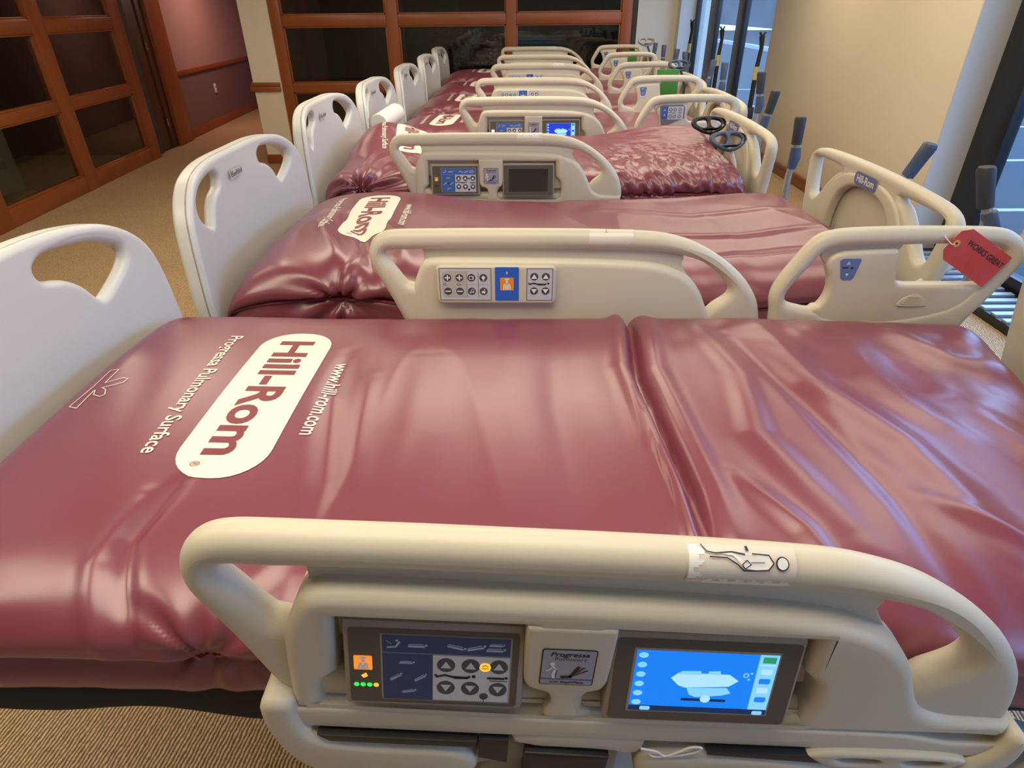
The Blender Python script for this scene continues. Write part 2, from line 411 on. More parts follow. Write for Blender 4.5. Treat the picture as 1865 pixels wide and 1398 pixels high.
obj('seat', boxm((0, .28, .62), (.5, .48, .09), .035), M_BLACK, ch)
obj('column', tube([(0, .28, .1), (0, .28, .6)], .03, 10), M_BLACK, ch)
for k in range(5):
    a = k*2*PI/5; obj('foot', tube([(0, .28, .1), (.28*math.cos(a), .28+.28*math.sin(a), .04)], .02, 6), M_BLACK, ch)
pl = empty('artificial_plant', (-.75, 9.9, 0)); tag(pl, 'grey dusty bushy plant standing behind the back glazing', 'plant')
bm = bmesh.new(); random.seed(3)
for k in range(420):
    a = random.random()*2*PI; r = random.random()**.6*.5; z = .75+random.random()**.8*.85
    d = Vector((math.cos(a)*r, math.sin(a)*r*.7, z)); n = Vector((random.uniform(-1, 1), random.uniform(-1, 1), random.uniform(-.6, .6))).normalized(); t = n.orthogonal().normalized()
    L = random.uniform(.05, .12); vs = [bm.verts.new(d+v) for v in (t*-.012, n*L*.5+t*.016, n*L, n*L*.5-t*.016)]; bm.faces.new(vs)
me = bpy.data.meshes.new('f'); bm.to_mesh(me); bm.free(); fo = obj('foliage', me, M_LEAF, pl); fo['kind'] = 'stuff'
obj('trunk', tube([(0, 0, .3), (.03, 0, .8), (-.02, 0, 1.3)], .02, 7), M_DOOR, pl)
obj('pot', tube([(0, 0, 0), (0, 0, .3), (0, 0, .32)], [.13, .17, .17], 16), M_BLACK, pl)

# left glazed wall, door leaf and the mauve hallway
LA = Vector((-4.703, 5.384, 0)); ang = math.atan2(8.749-5.384, -4.956+4.703)
lw = empty('window_4', LA, ang); lw['kind'] = 'structure'
vs_ = [(-3.4, -3.16), (-1.72, -1.5), (-.06, .16), (1.48, 1.71), (3.10, 3.36)]
hs_ = [(0, .165), (.815, .915), (1.52, 1.645), (2.3, 2.4), (2.6, 2.7)]
for a, b in vs_: box('stile', (a, -.05, 0), (b, .05, 2.7), M_WOOD, lw, .006)
for (a, b), (c, d) in zip(vs_, vs_[1:]):
    for (z0, z1) in hs_: box('rail', (b, -.045, z0), (c, .045, z1), M_WOODH, lw, .006)
    for (z0, z1), (z2, z3) in zip(hs_, hs_[1:]):
        box('pane', (b, -.003, z1), (c, .003, z2), M_GLASSI, lw)
        for lo, hi in (((b, -.035, z1), (b+.02, .035, z2)), ((c-.02, -.035, z1), (c, .035, z2)), ((b, -.035, z1), (c, .035, z1+.018)), ((b, -.035, z2-.018), (c, .035, z2))):
            box('glazing_bead', lo, hi, M_WOOD, lw, .003)
def lbox(name, lo, hi, m, bev=.004, **k):
    o = box(name, lo, hi, m, None, bev, **k); o.location = LA; o.rotation_euler = (0, 0, ang); return o
d1 = empty('door_1', LA, ang); d1['kind'] = 'structure'
box('door_leaf', (3.37, .05, .01), (3.98, .10, 2.2), M_DOOR, d1, .004)
box('hinge_stile', (3.98, .03, .01), (4.16, .09, 2.25), M_DOOR, d1, .004)
box('hinge', (3.965, .02, .30), (3.99, .035, .40), M_BRASS, d1); box('hinge', (3.965, .02, 1.25), (3.99, .035, 1.35), M_BRASS, d1)
lbox('trim_4', (4.16, -.02, 0), (4.62, .09, 2.35), M_WOOD, kind='structure')
lbox('wall_left', (4.62, .06, .0), (8.6, .15, 2.7), M_PINK, 0, kind='structure')
lbox('wall_left_wainscot', (4.62, .05, .1), (8.6, .07, .87), M_WAIN, 0, kind='structure')
lbox('trim_5', (4.62, .02, .87), (8.6, .07, .935), M_WOODH, .008, kind='structure')
lbox('baseboard_left', (4.55, .03, 0), (8.6, .07, .13), M_WOODH, .005, kind='structure')
S('wall_hall_end', (-7, 13.75, 0), (-3.14, 13.9, 2.7), M_PINK)
S('wall_office_far_left', (-7, -3.2, 0), (-6.9, 13.75, 2.7), M_DARKW)
S('wall_left_room_end', (-6.9, 8.9, 0), (-5.0, 9.0, 2.7), M_DARKW)
ou = empty('wall_outlet', LA, ang); tag(ou, 'white wall outlet on the plum lower wall of the hallway', 'outlet')
box('cover_plate', (6.10, .035, .50), (6.18, .052, .64), M_WHITE, ou, .004)
box('socket', (6.12, .03, .585), (6.16, .037, .62), M_LGREY, ou, .003); box('socket', (6.12, .03, .52), (6.16, .037, .555), M_LGREY, ou, .003)
# dim furniture behind the left glazing
cr_ = empty('draped_table', (-5.7, 6.0, 0)); tag(cr_, 'dim table under a pale cloth behind the left glazing', 'table')
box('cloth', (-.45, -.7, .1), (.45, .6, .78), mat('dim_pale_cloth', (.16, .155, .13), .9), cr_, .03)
box('table_top', (-.4, -.65, .78), (.4, .55, .80), M_TEAL, cr_, .005)

# outdoors
S('ground_outside', (3.45, -20, -.35), (60, 60, -.12), M_ASPH)
for k, (y, wd) in enumerate([(4.1, .09), (6.28, .09), (8.6, .10), (11.2, .1), (14, .1), (17, .1)]):
    box('parking_line', (4.0, y, -.119), (11, y+wd, -.112), M_LINE, kind='structure')
S('kerb', (11.2, -20, -.12), (11.5, 60, .03), mat('kerb_concrete', (.4, .4, .38), .9))
S('wall_building_far', (22, 42, -.12), (25, 120, 11), mat('slate_blue_far_building', (.035, .05, .05), .9, var=(.35, (.015, .03, .04), .15)))
S('wall_building_opposite', (22, -20, -.12), (24, 60, 4.5), mat('grey_brick_opposite', (.10, .12, .15), .9, var=(1.2, (.05, .06, .08), .2)))
def car(name, loc, m, label):
    c = empty(name, loc, 0); tag(c, label, 'car')
    prof = [(-2.1, .35), (-2.1, .75), (-1.5, .85), (-.9, 1.35), (.7, 1.38), (1.4, .9), (2.1, .75), (2.15, .35)]
    obj('body', plate([catmull(prof, 3)], 1.7, .12), m, c)
    for sx in (-1.3, 1.3):
        for sy in (-.8, .8): obj('wheel', tube([(sx, sy-.1, .33), (sx, sy+.1, .33)], .33, 20), M_BLACK, c)
    for sy in (-.856, .856): obj('side_window', plate([[(-1.2, .9), (-.8, 1.27), (.6, 1.3), (1.2, .92)]], .01, .0), M_SCRB, c, (0, sy, 0))
    return c
car('parked_car', (13.5, 25.5, -.12), M_CAR, 'dark blue car parked far outside the rear window')
car('parked_car', (9.0, 16.0, -.12), mat('silver_blue_paint', (.35, .42, .5), .3, metal=.4), 'pale silver car parked outside behind the yellow-labelled poles')

# ------------------------------------------------------------------ mattress
_rng = np.random.RandomState(11)
_lat = _rng.rand(256, 256)
def vnoise(x, y):
    xi = np.floor(x).astype(int); yi = np.floor(y).astype(int); fx = x-xi; fy = y-yi
    fx = fx*fx*fx*(fx*(fx*6-15)+10); fy = fy*fy*fy*(fy*(fy*6-15)+10)
    g = lambda a, b: _lat[a % 256, b % 256]
    return (g(xi, yi)*(1-fx)+g(xi+1, yi)*fx)*(1-fy)+(g(xi, yi+1)*(1-fx)+g(xi+1, yi+1)*fx)*fy
def fbm(x, y, o=3):
    v = 0; a = .5
    for k in range(o): v = v+a*vnoise(x*2**k+17*k, y*2**k+31*k); a *= .5
    return v
def seg_dist(x, y, pts):
    """distance to polyline, and signed side"""
    best = np.full(x.shape, 1e9); side = np.zeros(x.shape); tt = np.zeros(x.shape); n = len(pts)-1
    for i in range(n):
        ax, ay = pts[i]; bx, by = pts[i+1]; dx, dy = bx-ax, by-ay; L2 = dx*dx+dy*dy
        t = np.clip(((x-ax)*dx+(y-ay)*dy)/L2, 0, 1); px = ax+t*dx; py = ay+t*dy
        d = np.hypot(x-px, y-py); s = np.sign((x-ax)*dy-(y-ay)*dx); m = d < best
        best = np.where(m, d, best); side = np.where(m, s, side); tt = np.where(m, (i+t)/n, tt)
    return best, side, tt

class Mattress:
    def __init__(s, x0, x1, cy, top, NU, NV, disp, hw=.455, rfoot=.15, rhead=.10, drop=None):
        s.cy = cy
        prof = [(-hw+.016, top-.180), (-hw+.001, top-.174), (-hw-.004, top-.150), (-hw+.006, top-.115), (-hw+.010, top-.105), (-hw-.012, top-.09), (-hw-.010, top-.06), (-hw+.022, top-.028), (-hw+.075, top-.009), (-hw+.17, top+.001), (-.15, top+.006), (0, top+.008)]
        full = prof+[(-y, z) for y, z in prof[-2::-1]]
        cp = catmull(full, 10, False); P = np.array([(p[0], p[1]) for p in cp])
        L = np.r_[0, np.cumsum(np.hypot(*(np.diff(P, axis=0).T)))]
        s.vl = np.linspace(0, L[-1], NV); py = np.interp(s.vl, L, P[:, 0]); pz = np.interp(s.vl, L, P[:, 1]); s.arc = s.vl-L[-1]/2
        s.iseam = int(np.argmin(np.abs(s.vl-np.interp(-hw+.010, P[:60, 0], L[:60])))) if False else None
        zb = top-.180
        u = np.linspace(0, 1, NU); ue = .5-.5*np.cos(u*PI); u = .72*u+.28*ue; X = x0+(x1-x0)*u; s.X = X
        df = np.clip((X-x0)/rfoot, 0, 1); dh = np.clip((x1-X)/rhead, 0, 1)
        E = (1-(1-df)**2.6)**(1/2.6)*(1-(1-dh)**2.6)**(1/2.6)
        E = np.maximum(E, 0.02)
        XX, AA = np.meshgrid(X, s.arc, indexing='ij'); PY = np.tile(py, (NU, 1)); PZ = np.tile(pz, (NU, 1)); EE = E[:, None]
        PZ = zb+(PZ-zb)*EE; PY = PY*(1-.05*(1-EE))
        if drop is not None: PZ = PZ+drop(XX, PY)
        P3 = np.stack([XX, PY, PZ], -1); s.P = P3
        N = s.normals(P3); H = disp(XX, AA, PY)*np.clip(EE*1.5-.2, 0.05, 1)
        s.P = P3+N*H[..., None]; s.P[..., 1] += cy
        s.N = s.normals(s.P); s.NU, s.NV = NU, NV
        # seam row: where profile pinches
        k = np.argmin(np.abs(pz[:NV//3]-(top-.108))); s.kseam = int(k)
    def normals(s, P):
        a = np.gradient(P, axis=0); b = np.gradient(P, axis=1); n = np.cross(a, b); n /= np.linalg.norm(n, axis=-1, keepdims=True)+1e-12; return n
    def build(s, name):
        NU, NV = s.NU, s.NV; me = bpy.data.meshes.new(name); idx = np.arange(NU*NV).reshape(NU, NV)
        q = np.stack([idx[:-1, :-1], idx[1:, :-1], idx[1:, 1:], idx[:-1, 1:]], -1).reshape(-1, 4)
        me.vertices.add(NU*NV); me.vertices.foreach_set('co', s.P.reshape(-1)); nf = len(q)
        me.loops.add(nf*4); me.loops.foreach_set('vertex_index', q.reshape(-1)); me.polygons.add(nf)
        me.polygons.foreach_set('loop_start', np.arange(nf)*4); me.polygons.foreach_set('loop_total', np.full(nf, 4))
        me.update(); me.validate(); me.polygons.foreach_set('use_smooth', np.ones(nf, bool)); return me
    def at(s, x, a, off=.0012):
        """x array, a = arc coordinate across the mattress from its centre"""
        ui = np.interp(x, s.X, np.arange(s.NU)); vi = np.interp(a, s.arc, np.arange(s.NV))
        i = np.clip(ui.astype(int), 0, s.NU-2); j = np.clip(vi.astype(int), 0, s.NV-2); f = (ui-i)[:, None]; g = (vi-j)[:, None]
        def bl(A): return (A[i, j]*(1-f)+A[i+1, j]*f)*(1-g)+(A[i, j+1]*(1-f)+A[i+1, j+1]*f)*g
        n = bl(s.N); n /= np.linalg.norm(n, axis=1, keepdims=True); return bl(s.P)+n*off
    def decal(s, me, off=.0012, cell=.011, mtx=None):
        """me lies in XY plane with X=length, Y=across; wrap it on the surface"""
        if mtx is not None: me.transform(mtx)
        bm = bmesh.new(); bm.from_mesh(me)
        bmesh.ops.triangulate(bm, faces=bm.faces)
        xs = [v.co.x for v in bm.verts]; ys = [v.co.y for v in bm.verts]
        for ax, lo, hi in ((0, min(xs), max(xs)), (1, min(ys), max(ys))):
            c = math.ceil(lo/cell)*cell
            while c < hi:
                n = Vector((1, 0, 0)) if ax == 0 else Vector((0, 1, 0)); p = n*c
                bmesh.ops.bisect_plane(bm, geom=bm.verts[:]+bm.edges[:]+bm.faces[:], plane_co=p, plane_no=n, dist=1e-6); c += cell
        bm.verts.ensure_lookup_table(); co = np.array([v.co[:] for v in bm.verts]); q = s.at(co[:, 0], co[:, 1], off)
        for v, p in zip(bm.verts, q): v.co = p
        bm.normal_update()
        for f in bm.faces:
            if f.normal.z < 0: f.normal_flip()
        me2 = bpy.data.meshes.new('decal'); bm.to_mesh(me2); bm.free()
        for p in me2.polygons: p.use_smooth = True
        return me2
def flatpoly(pts):
    bm = bmesh.new(); bm.faces.new([bm.verts.new((p[0], p[1], 0)) for p in pts]); bmesh.ops.triangulate(bm, faces=bm.faces); me = bpy.data.meshes.new('p'); bm.to_mesh(me); bm.free(); return me

LX, LY = -.493, .040      # logo centre (length, across) relative to mattress frame
def logos(mt, par, full=True, dx=0., rot=0., dy=0., cell=.011):
    # text reads towards -Y (across), letter tops towards +X
    base = T(LX+dx, LY+dy, 0) @ Matrix.Rotation(rot, 4, 'Z')
    pts = rrect(-.077, -.255, .077, .255, .072, 8)
    obj('logo_panel', mt.decal(flatpoly(pts), .0010, cell, base), M_PRINT, par)
    rt = Matrix.Rotation(-PI/2, 4, 'Z')
    def tx(st, size, length, x, y, m, off=.0018, bo=0, nm='logo_lettering', r=0.):
        me = text_mesh(st, size, off=bo); xs = [v.co.x for v in me.vertices]; c_ = (max(xs)+min(xs))/2
        me.transform(Matrix.Diagonal((length/(max(xs)-min(xs)), 1, 1, 1)) @ T(-c_, 0, 0))
        return obj(nm, mt.decal(me, off, cell, base @ T(x, y, 0) @ Matrix.Rotation(r, 4, 'Z') @ rt), m, par)
    tx('Hill-Rom', .100, .410, -.004, .006, M_PRINTM, bo=.0028)
    if full:
        tx('\u00ae', .022, .012, -.036, -.222, M_PRINTM)
    tx('Progressa Pulmonary Surface', .039, .43, -.135, .017, M_PRINT, .0012, bo=.0005, nm='surface_lettering', r=.05)
    tx('www.hill-rom.com', .041, .255, .121, -.012, M_PRINT, .0012, bo=.0005, nm='address_lettering', r=.0)
    # outlined ribbon emblem near the foot
    bp = [(0, .085), (.052, .075), (.042, .045), (.024, .018), (.05, .0), (.058, -.018), (.045, -.035), (.03, -.022), (.012, -.026), (.0, -.048), (-.0, -.092), (-.024, -.092), (-.024, .0)]
    rib = [(-.026, .085), (-.006, .088), (-.002, .02), (.030, .045), (.046, .04), (.044, .022), (.004, -.004), (.018, -.012), (.030, -.034), (.022, -.044), (.002, -.036), (-.006, -.016), (-.008, -.02), (-.004, -.095), (-.026, -.088), (-.022, 0)]
    n = len(rib); bm = bmesh.new()
    for i in range(n):
        a = Vector(rib[i]); b = Vector(rib[(i+1) % n]); d = (b-a).normalized(); q = Vector((-d.y, d.x))*.0011; a = a-d*.0009; b = b+d*.0009
        bm.faces.new([bm.verts.new((*p, 0)) for p in (a-q, b-q, b+q, a+q)])
    me = bpy.data.meshes.new('r'); bm.to_mesh(me); bm.free()
    obj('ribbon_emblem', mt.decal(me, .0014, cell, T(-.812+dx*.3, .046+dy, 0) @ Matrix.Diagonal((.75, .78, 1, 1))), M_PRINT, par)

def add_mattress(mt, label, base_z, logo_kw, seam=True, rows=1):
    root = empty('mattress', (0, 0, 0)); tag(root, label, 'mattress', 'maroon mattresses on the row of hospital beds')
    cover = obj('cover', mt.build('cover'), M_VINYL, root)
    if seam:
        st = max(1, mt.NU//160)
        pts = [tuple(mt.P[i, mt.kseam]+mt.N[i, mt.kseam]*.005) for i in range(3, mt.NU-3, st)]
        obj('piping', tube(pts, .0045, 6), M_SEAM, root)
        pts = [tuple(mt.P[i, 1]) for i in range(2, mt.NU-2, st)]
        obj('hem', tube(pts, .003, 6), M_SEAM, root)
    x0, x1 = mt.X[0], mt.X[-1]
    b = boxm(((x0+x1)/2, mt.cy, base_z+.028), (x1-x0-.04, .903, .085), .02, seg=3)
    bmu = bmesh.new(); bmu.from_mesh(b)
    for c_ in np.arange(x0, x1, .04): bmesh.ops.bisect_plane(bmu, geom=bmu.verts[:]+bmu.edges[:]+bmu.faces[:], plane_co=(c_, 0, 0), plane_no=(1, 0, 0), dist=1e-6)
    for v in bmu.verts:
        if v.co.z < base_z+.02: v.co.z += .012*math.sin(v.co.x*9+1)+.008*math.sin(v.co.x*21)
    b = bm_mesh(bmu); obj('underside', b, M_DKFAB, root)
    logos(mt, root, **logo_kw)
    return root

def smooth01(t): t = np.clip(t, 0, 1); return t*t*(3-2*t)
def folds_base(x, a, seed, amp=1.0, sx=5.5, sy=1.0, shear=.25):
    xx = x+shear*a+seed*3.1; n = fbm(xx*sx, a*sy+seed*7, 3)-.44
    r = 1-np.abs(2*fbm(xx*sx*.8+40, a*sy*.9+seed*5, 2)/.75-1); r = np.clip(r, 0, 1)**5
    side = smooth01((np.abs(a)-.30)/.2)
    return amp*(.016*n+.006*r)*(1-.3*side)+amp*side*.010*(fbm(xx*14, a*2+seed, 2)-.4)
def pucker(x, a, px, pa, R, amp, n=9, ph=0.):
    d = np.hypot(x-px, a-pa); th = np.arctan2(a-pa, x-px); th = th+.8*vnoise(th*1.5+ph+9, d*4)
    return amp*np.sin(n*th+ph)*np.exp(-d/R)*np.clip(d/.05, 0, 1)-amp*1.2*np.exp(-(d/.035)**2)

def d1_(x, a, y):
    h = folds_base(x, a, 1.3, .55, 4.2, .9, .12)
    d, s, t = seg_dist(x, a, [(.265, .50), (.262, .36), (.238, .12), (.250, -.10), (.262, -.24), (.262, -.34)])
    wv = .25+.75*np.sin(np.clip(t, 0, 1)*PI)**.6
    h += wv*(.012*np.exp(-((d*s+.034)/.022)**2)-.034*np.exp(-((d*s-.004)/.011)**2)+.016*np.exp(-((d*s-.034)/.018)**2))
    d, s, t = seg_dist(x, a, [(.232, .02), (.228, -.15), (.240, -.30), (.245, -.44)])
    h += (.4+.6*np.sin(t*PI))*(.008*np.exp(-(d/.016)**2)-.008*np.exp(-((d*s-.016)/.007)**2))
    for pts, am, wd in [([(.40, .38), (.43, .10), (.40, -.10), (.47, -.34)], .011, .030), ([(.55, .34), (.57, .08), (.66, -.10), (.70, -.38)], .014, .040), ([(.47, .30), (.52, .02), (.56, -.2), (.58, -.42)], -.008, .022),
                        ([(.74, .30), (.72, .10), (.78, -.05)], .012, .05), ([(.80, .42), (.95, .25), (1.1, .22)], .010, .04), ([(-.02, .3), (-.03, 0), (.0, -.38)], .006, .05), ([(-.20, .2), (-.18, -.1), (-.2, -.4)], .006, .04),
                        ([(.08, .35), (.07, .0), (.10, -.36)], -.006, .035), ([(.33, -.2), (.40, -.32), (.43, -.46)], .009, .018), ([(.62, -.24), (.75, -.33), (.9, -.36)], .009, .02), ([(.86, .1), (.95, -.15), (.97, -.4)], .012, .05),
                        ([(-.37, .20), (-.36, .02), (-.31, -.22), (-.3, -.4)], -.007, .022), ([(-.30, .1), (-.28, -.1), (-.26, -.25)], .005, .02), ([(-.53, -.22), (-.55, -.34), (-.49, -.50)], -.009, .014), ([(-.57, -.25), (-.58, -.38), (-.53, -.52)], .006, .016)]:
        d, s, t = seg_dist(x, a, pts); h += am*np.exp(-(d/wd)**2)*np.sin(np.clip(t, .02, .98)*PI)**.4
    h += pucker(x, a, -.41, -.512, .07, .010, 8, 1.0)
    h += pucker(x, a, -.83, -.50, .06, .006, 7, 2.0)
    h += .004*smooth01((x-.3)/.4)*(fbm(x*9+a*4, a*5-x*3, 3)-.4)*2
    return h
mt1 = Mattress(-.912, 1.14, .955, 1.060, 400, 230, d1_, rfoot=.10, drop=lambda x, y: .006*smooth01((-x-.3)/.4)-.085*smooth01((x-.40)/.80)*(1-.75*smooth01((y-.12)/.32)))
add_mattress(mt1, 'maroon vinyl mattress with large ivory logo on the nearest bed', .83, dict(full=True, cell=.009))

def d2_(x, a, y):
    h = folds_base(x, a, 4.7, .7, 4, 1.1, .3)
    for pts, am, wd in [([(-.70, .0), (-.62, -.2), (-.5, -.45)], .018, .03), ([(-.62, .05), (-.50, -.2), (-.40, -.5)], -.02, .022), ([(-.5, 0), (-.38, -.2), (-.33, -.42)], .014, .025), ([(-.28, .0), (-.25, -.25), (-.22, -.45)], -.01, .02), ([(-.18, -.05), (-.15, -.3), (-.12, -.45)], .012, .02),
                        ([(.2, .40), (.6, .38), (1.0, .42)], .008, .03), ([(.3, .2), (.6, .1), (1.0, .12)], .008, .02), ([(.4, -.1), (.7, -.14), (1.0, -.1)], .009, .02), ([(.5, -.3), (.8, -.28), (1.05, -.3)], -.008, .015)]:
        d, s, t = seg_dist(x, a, pts); h += am*np.exp(-(d/wd)**2)*np.sin(np.clip(t, .02, .98)*PI)**.5
    h += pucker(x, a, -.52, -.545, .12, .016, 8, .5)
    return h
mt2 = Mattress(-.875, 1.07, 2.10, 1.062, 300, 150, d2_, rfoot=.24, drop=lambda x, y: -.026*smooth01((x+.5)/.5)*(1-smooth01((x-.5)/.5))+.018*np.exp(-((x+.55)/.25)**2))
add_mattress(mt2, 'maroon mattress of the second bed, its foot corner puckered and black gap below', .83, dict(full=True, dx=-.03, rot=.04, cell=.011))

def d3_(x, a, y):
    h = folds_base(x, a, 8.2, .8, 4.5, 1.6, .4)
    g = smooth01((x-.25)/.25)*smooth01((-a+.05)/.25)
    th = x*.9+a*.5
    r = 1-np.abs(2*fbm(th*24+2*fbm(x*5, a*5, 2), (a-x*.6)*7+3, 3)/.85-1)
    h += g*.019*(np.clip(r, 0, 1)**2-.35)
    g2 = smooth01((x-.2)/.3)*(1-g); h += g2*.009*(1-np.abs(2*fbm(x*5, a*26, 2)/.75-1))
    h += pucker(x, a, -.70, -.50, .17, .026, 9, .3)
    for pts, am, wd in [([(-.6, -.1), (-.45, -.3), (-.33, -.5)], .018, .018), ([(-.5, -.05), (-.36, -.3), (-.26, -.5)], -.018, .016), ([(-.42, -.1), (-.3, -.35), (-.22, -.5)], .015, .018)]:
        d, s, t = seg_dist(x, a, pts); h += am*np.exp(-(d/wd)**2)*np.sin(np.clip(t, .02, .98)*PI)**.5
    return h
mt3 = Mattress(-.875, .99, 3.19, 1.095, 300, 160, d3_, rfoot=.16, rhead=.13, drop=lambda x, y: .085*np.exp(-((x+.72)/.22)**2)*smooth01((y+.25)/.5)+.045*smooth01((x-.3)/.5)*smooth01((y+.15)/.5))
add_mattress(mt3, 'crumpled maroon mattress of the third bed, heavily wrinkled at its head end', .85, dict(full=False, dx=-.06, rot=.12, dy=.08, cell=.013))

def dn(seed):
    return lambda x, a, y: folds_base(x, a, seed, .8, 4.5, 1.2, .3)+pucker(x, a, -.6, -.5, .12, .012, 8, seed)
FAR = [(4, 4.31, 1.065, 1.17, .00, 'maroon mattress of the fourth bed, under the rolled white foam at its foot'),
       (5, 5.41, 1.068, 1.20, .06, 'maroon mattress of the fifth bed, logo just left of a raised side rail'),
       (6, 6.49, 1.070, 1.22, .10, 'maroon mattress of the sixth bed, second last in the row'),
       (7, 7.57, 1.095, 1.22, .11, 'maroon mattress of the farthest bed, nearest the glazed partition')]
for k, cy, top, x1, dx, lab in FAR:
    m_ = Mattress(-.86, x1, cy, top, 170, 90, dn(k*2.7), rfoot=.32)
    add_mattress(m_, lab, top-.22, dict(full=False, dx=dx, rot=-.05, cell=.03), seam=True)

# ------------------------------------------------------------------ side rails
OUT = [(0.007,-0.057),(0.013,-0.034),(0.026,-0.016),(0.043,-0.005),(0.062,0.0),(0.09,0.002),(0.171,0.003),(0.268,0.004),(0.36,.004),(0.454,0.004),(0.547,0.003),(0.647,0.0),(0.707,-0.004),(0.756,-0.014),(0.803,-0.03),(0.85,-0.055),(0.896,-0.087),(0.937,-0.125),(0.970,-0.171),(0.985,-0.213),(0.990,-0.245),(.985,-.262),(.95,-.268),(.7,-.27),(.3,-.27),(.14,-.268),(0.105,-.262),(0.085,-0.247),(0.070,-0.215),(0.051,-0.171),(0.028,-0.124),(0.010,-0.086)]
INN = [(0.131,-0.046),(0.111,-0.047),(0.064,-0.047),(0.049,-0.052),(0.047,-0.061),(0.054,-0.072),(0.066,-0.087),(0.087,-0.118),(0.097,-0.130),(.11,-.134),(.135,-.15),(.17,-.22),(.5,-.235),(.8,-.235),(.845,-.205),(0.863,-0.186),(0.883,-0.171),(0.895,-0.158),(0.896,-0.144),(0.885,-0.128),(0.858,-0.101),(0.826,-0.079),(0.797,-0.067),(.765,-.059),(0.725,-0.052),(0.661,-0.047),(0.547,-0.045),(.461,-.044),(.36,-.044),(.267,-.044),(.19,-.045)]
BODY = [(0.107,-0.272),(0.108,-0.2),(0.112,-0.14),(0.122,-0.108),(0.135,-0.080),(0.150,-0.068),(0.178,-0.064),(0.283,-.064),(0.464,-0.066),(0.586,-0.069),(0.679,-0.075),(0.738,-0.087),(0.788,-0.111),(0.822,-0.148),(0.842,-0.188),(0.862,-0.225),(0.893,-0.242),(.93,-.246),(.985,-.248),(.985,-.272),(.7,-.278),(.4,-.278)]
WEB = [(.135,-.03),(.4,-.03),(.7,-.03),(.765,-.05),(.775,-.07),(.772,-.085),(.795,-.12),(.82,-.17),(.8,-.22),(.5,-.22),(.2,-.2),(.14,-.1),(.141,-.07),(.139,-.05)]
PK1 = [(0.168,-0.104),(0.384,-0.104),(0.386,-0.195),(.392,-.208),(0.410,-0.216),(0.417,-.235),(0.414,-0.254),(0.40,-.262),(0.145,-0.262),(0.143,-0.235),(.150,-.215),(.166,-.20)]
PK2 = [(0.476,-.106),(.702,-.108),(.704,-.165),(.722,-.185),(.728,-.22),(.722,-.255),(.705,-.264),(.470,-.264),(.458,-.25),(.458,-.228),(.466,-.216),(.476,-.206)]
RAILS = {}
def rail_mesh(kind):
    if kind in RAILS: return RAILS[kind]
    f = plate([catmull(OUT, 3), catmull(INN, 3)], .046, .0225, 5)
    w_ = plate([catmull(WEB, 2)], .016, .004, 2)
    ps = [(f, None), (w_, T(0, .004, 0))]
    bd = catmull(BODY[:-4], 3, False)+[Vector(p) for p in BODY[-4:]]
    if kind == 'outside':
        ps += [(plate([bd, PK1, PK2], .058, .0165, 5), T(0, -.006, 0))]
        ps += [(plate([[(.13,-.09),(.74,-.10),(.8,-.25),(.12,-.26)]], .012, .002, 1), T(0, .018, 0))]
    else:
        ps += [(plate([bd], .050, .018, 4), T(0, -.003, 0))]
    # lower lip
    lip = [(0.106,-0.268),(.14,-.262),(.2,-.264),(.5,-.268),(.8,-.270),(.86,-.272),(.92,-.285),(.988,-.283),(.985,-.300),(.965,-.312),(.85,-.312),(.735,-.308),(.33,-.306),(.12,-.303),(.108,-.295)]
    ps += [(plate([lip], .066, .006, 3), T(0, -.004, 0))]
    RAILS[kind] = finish(joinm(ps), 40); return RAILS[kind]

def icon_bed(F, x, z, s, m, y, ang=0, w=None):
    c, sn = math.cos(ang), math.sin(ang); R = lambda a, b: (x+(a*c-b*sn)*s, z+(a*sn+b*c)*s)
    F.line([R(-1, -.15), R(.7, -.15)], s*.28, m, y); q = R(.95, .05); F.disc(q[0], q[1], s*.16, m, y, 10)
    F.line([R(-.95, .12), R(.6, .18)], s*.12, m, y)
def icon_chair(F, x, z, s, m, y):
    F.line([(x-s, z-s*.5), (x+s*.2, z-s*.35), (x+s*.7, z+s*.5)], s*.3, m, y); F.disc(x+s*.35, z+s*.75, s*.22, m, y, 10); F.line([(x-s*1.1, z+s*.7), (x-s*.4, z+s*.1)], s*.1, m, y)
def lying(F, x, z, s, m, y):
    F.line([(x-s, z+s*.10), (x-s*.92, z-s*.02), (x-s*.55, z+s*.10), (x-s*.2, z), (x+s*.55, z-s*.02)], s*.12, m, y)
    F.line([(x-s*.1, z-s*.06), (x+s*.5, z-s*.05), (x+s*.62, z+s*.06)], s*.12, m, y); F.disc(x+s*.82, z+s*.07, s*.1, m, y, 12)
def nurse(F, x, z, s, y, mbg, mf):
    F.rect(x-s, z-s, x+s, z+s, mbg, y, s*.15)
    F.poly([(x-.62*s, z-.92*s), (x-.5*s, z-.1*s), (x-.22*s, z+.12*s), (x+.22*s, z+.12*s), (x+.5*s, z-.1*s), (x+.62*s, z-.92*s)], mf, y+.0003)
    F.disc(x, z+.36*s, .22*s, mf, y+.0003); F.poly([(x-.32*s, z+.6*s), (x+.32*s, z+.6*s), (x+.36*s, z+.82*s), (x, z+.93*s), (x-.36*s, z+.82*s)], mf, y+.0003)
    F.line([(x-.16*s, z+.1*s), (x, z-.25*s), (x+.16*s, z+.1*s)], .07*s, mbg, y+.0006); F.line([(x-.33*s, z-.9*s), (x-.3*s, z-.35*s)], .05*s, mbg, y+.0006); F.line([(x+.33*s, z-.9*s), (x+.3*s, z-.35*s)], .05*s, mbg, y+.0006)

